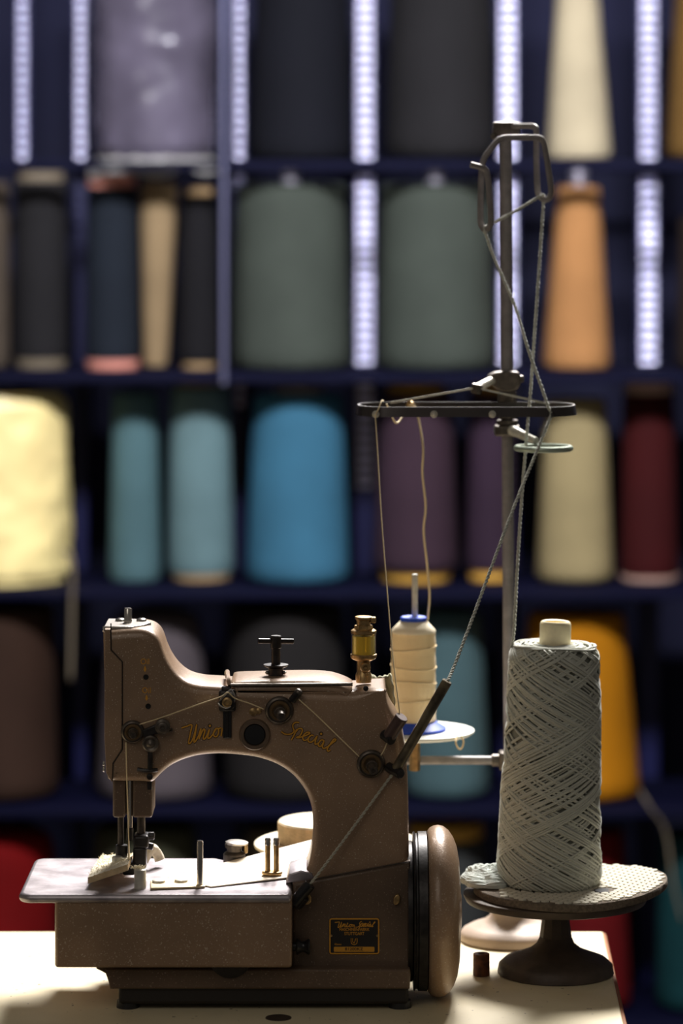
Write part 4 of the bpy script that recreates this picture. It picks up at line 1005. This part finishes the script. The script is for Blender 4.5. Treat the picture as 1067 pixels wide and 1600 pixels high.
# loose yarn heap beside the cone
lh = thing('loose_yarn', P(762, 1385, .2), 'loose heap of pale fluffy yarn on the pad left of the cone', 'yarn')
hc_ = P(762, 1382, .215); hb = pb + .010
def heap(u, v):
    an = u * 2 * math.pi; rr = math.sin(v * math.pi / 2) if v < 1 else 1
    hgt = math.cos(v * math.pi / 2)
    n_ = 1 + .22 * noise.noise(Vector((math.cos(an) * 2, math.sin(an) * 2, v * 3)))
    return (hc_.x + .030 * rr * math.cos(an) * n_, .215 + .036 * rr * math.sin(an) * n_, max(hb + .0005, hb + .019 * hgt * n_))
hm = MB().grid(lambda u_, v_: heap(u_, v_), 40, 12); hm.build('heap', M_fluff, lh, 60)
fl = MB()
for i in range(260):
    u0 = rng.random(); v0 = rng.uniform(.05, .97); du = rng.uniform(.08, .2); dv = rng.uniform(-.12, .12); pts = []
    for j in range(10):
        t = j / 9; p = Vector(heap((u0 + du * t) % 1, min(.99, max(.02, v0 + dv * t)))); p.z += .0003 + .0006 * math.sin(t * 3.14); pts.append(p)
    fl.tube(pts, .0007, 4)
o = fl.build('strands', M_fluff, lh, 180); o['kind'] = 'stuff'

# small rusty bobbin on the table
q = P(752, 1525, .9035 / (1524 - HOR) * F - D)
kb = sc(q.y); bo = MB().lathe([(0, 12 * kb), (.0006, 12.6 * kb), (34 * kb, 13.2 * kb), (34.6 * kb, 12.4 * kb), (34.6 * kb, 6 * kb), (26 * kb, 5.4 * kb), (26 * kb, 0)], (q.x, q.y, TABLE_Z), seg=26, wob=lambda an, t: .0005 * math.sin(t * 1400)).build('small_bobbin', M_rust, None, 40, loc=(q.x, q.y, TABLE_Z))
tag(bo, 'small rusty brown bobbin standing on the table between the handwheel and stand', 'bobbin')

# ------------------------------------------------------------------ yarn and threads running through the guides
Yk = YS - .045
yarn_pts = [on_cone(Hc * .93, math.pi * .5 + 0, .001)]
lp = P(799, 1012, YK + .0)
yarn_pts = [lp, P(803, 985, YK + .01), P(808, 890, YK + .035), P(815, 780, YK + .06), P(822, 690, YS - .10), P(829, 610, YS - .09), P(836, 510, YS - .075), P(843, 410, YS - .06), P(849, 316, YS - .040), P(848, 306.5, YS - .044), P(844, 306.5, YS - .05),
            P(810, 327, YS - .056), P(770, 349, YS - .060), P(761, 353.5, YS - .0615), P(757, 357, YS - .066), P(761, 372, YS - .066), P(775, 410, YS - .068), P(803, 475, YS - .08), P(826, 548, YS - .095), P(846, 605, YS - .106), P(857, 637, YS - .110),
            P(860.5, 646, YS - .111), P(857, 660, YS - .113), P(840, 702, YS - .13), P(800, 800, YS - .19), P(745, 948, YS - .27), P(712, 1035, YA0 + .0), P(699, 1065, YA0 - .030)]
strand('yarn', yarn_pts, .0019, M_yarn, 'pale twisted yarn running from the tall cone up over the wire hook and down', 'yarn', ply=2, n=10)
strand('yarn', [P(620, 1200, YA0 - .012), P(606, 1219, YA0 - .006), P(545, 1302, .046), P(500, 1362, .036), P(484, 1382, .028)], .0016, mat('shaded_grey_yarn', srgb(176, 172, 156), .85), 'taut grey yarn crossing the machine column into the black sleeve', 'yarn', ply=2)
M_th = M_thread
strand('thread', [P(668, 968, .36), P(671, 930, .35), P(667, 880, .345), P(662, 830, .34), P(665, 790, .335), P(660, 740, .33), P(661, 700, .325), P(654, 655, YO + .03), P(648, 636, YO + .035), P(640, 632, YO + .038)], .0014, M_th, 'thicker wavy ivory thread rising from the spool to the guide band', 'thread', n=8)
strand('thread', [P(628, 652, YO), P(622, 660, YO - .01), P(616, 658, YO - .02), P(608, 640, YO - .03), P(604, 632, YO - .04)], .0012, M_th, 'short slack loop of ivory thread under the guide band', 'thread')
strand('thread', [P(599, 626, YO - .03), P(596, 627, YO - .04), P(591, 640, YO - .050), P(587, 648, YO - .0535), P(587, 660, YO - .054), P(590, 710, YO - .07), P(596, 810, .20), P(605, 925, .14), P(614, 1030, .08), P(622, 1095, YA0 - .01), P(625, 1121, YA0 - .021)], .00075, M_th, 'thin ivory thread dropping from the guide band to the small tube', 'thread', n=10)
strand('thread', [P(608, 1152, YA0 - .010), P(600, 1172, YA0 - .007), P(595, 1180, YA0 - .006)], .0007, M_th, 'short thread between the small tube and lower tension disc', 'thread')
strand('thread', [P(562, 1183, YA0 - .006), P(530, 1152, YA0 - .006), P(495, 1118, YA0 - .007), P(466, 1092, YA0 - .008)], .0007, M_th, 'taut ivory thread slanting over the word at the right to lower disc', 'thread')
strand('thread', [P(412, 1108, YA0 - .006), P(390, 1099, YA0 - .009), P(367, 1091, YA0 - .014), P(356, 1082, YA0 - .016), P(344, 1089, YA0 - .015), P(300, 1104, YA0 - .012), P(250, 1122, YA0 - .009), P(218, 1132, YA0 - .006)], .0007, M_th, 'thread running over the slide guide from upper disc to left disc', 'thread')
strand('thread', [P(197, 1160, YA0 - .006), P(197.5, 1190, YA0 - .004), P(198.3, 1222, YA0 - .003), P(199.5, 1260, .060), P(201, 1310, .066), P(201.5, 1343, .068)], .0007, M_th, 'thread running straight down beside the needle bar to the needle', 'thread')
strand('thread', [P(714, 1150, .31), P(712, 1160, .30), P(717, 1170, .30), P(722, 1168, .30), P(724, 1158, .30), P(720, 1150, .30)], .0011, M_th, 'tiny thread loop hanging below the white spool plate', 'thread')
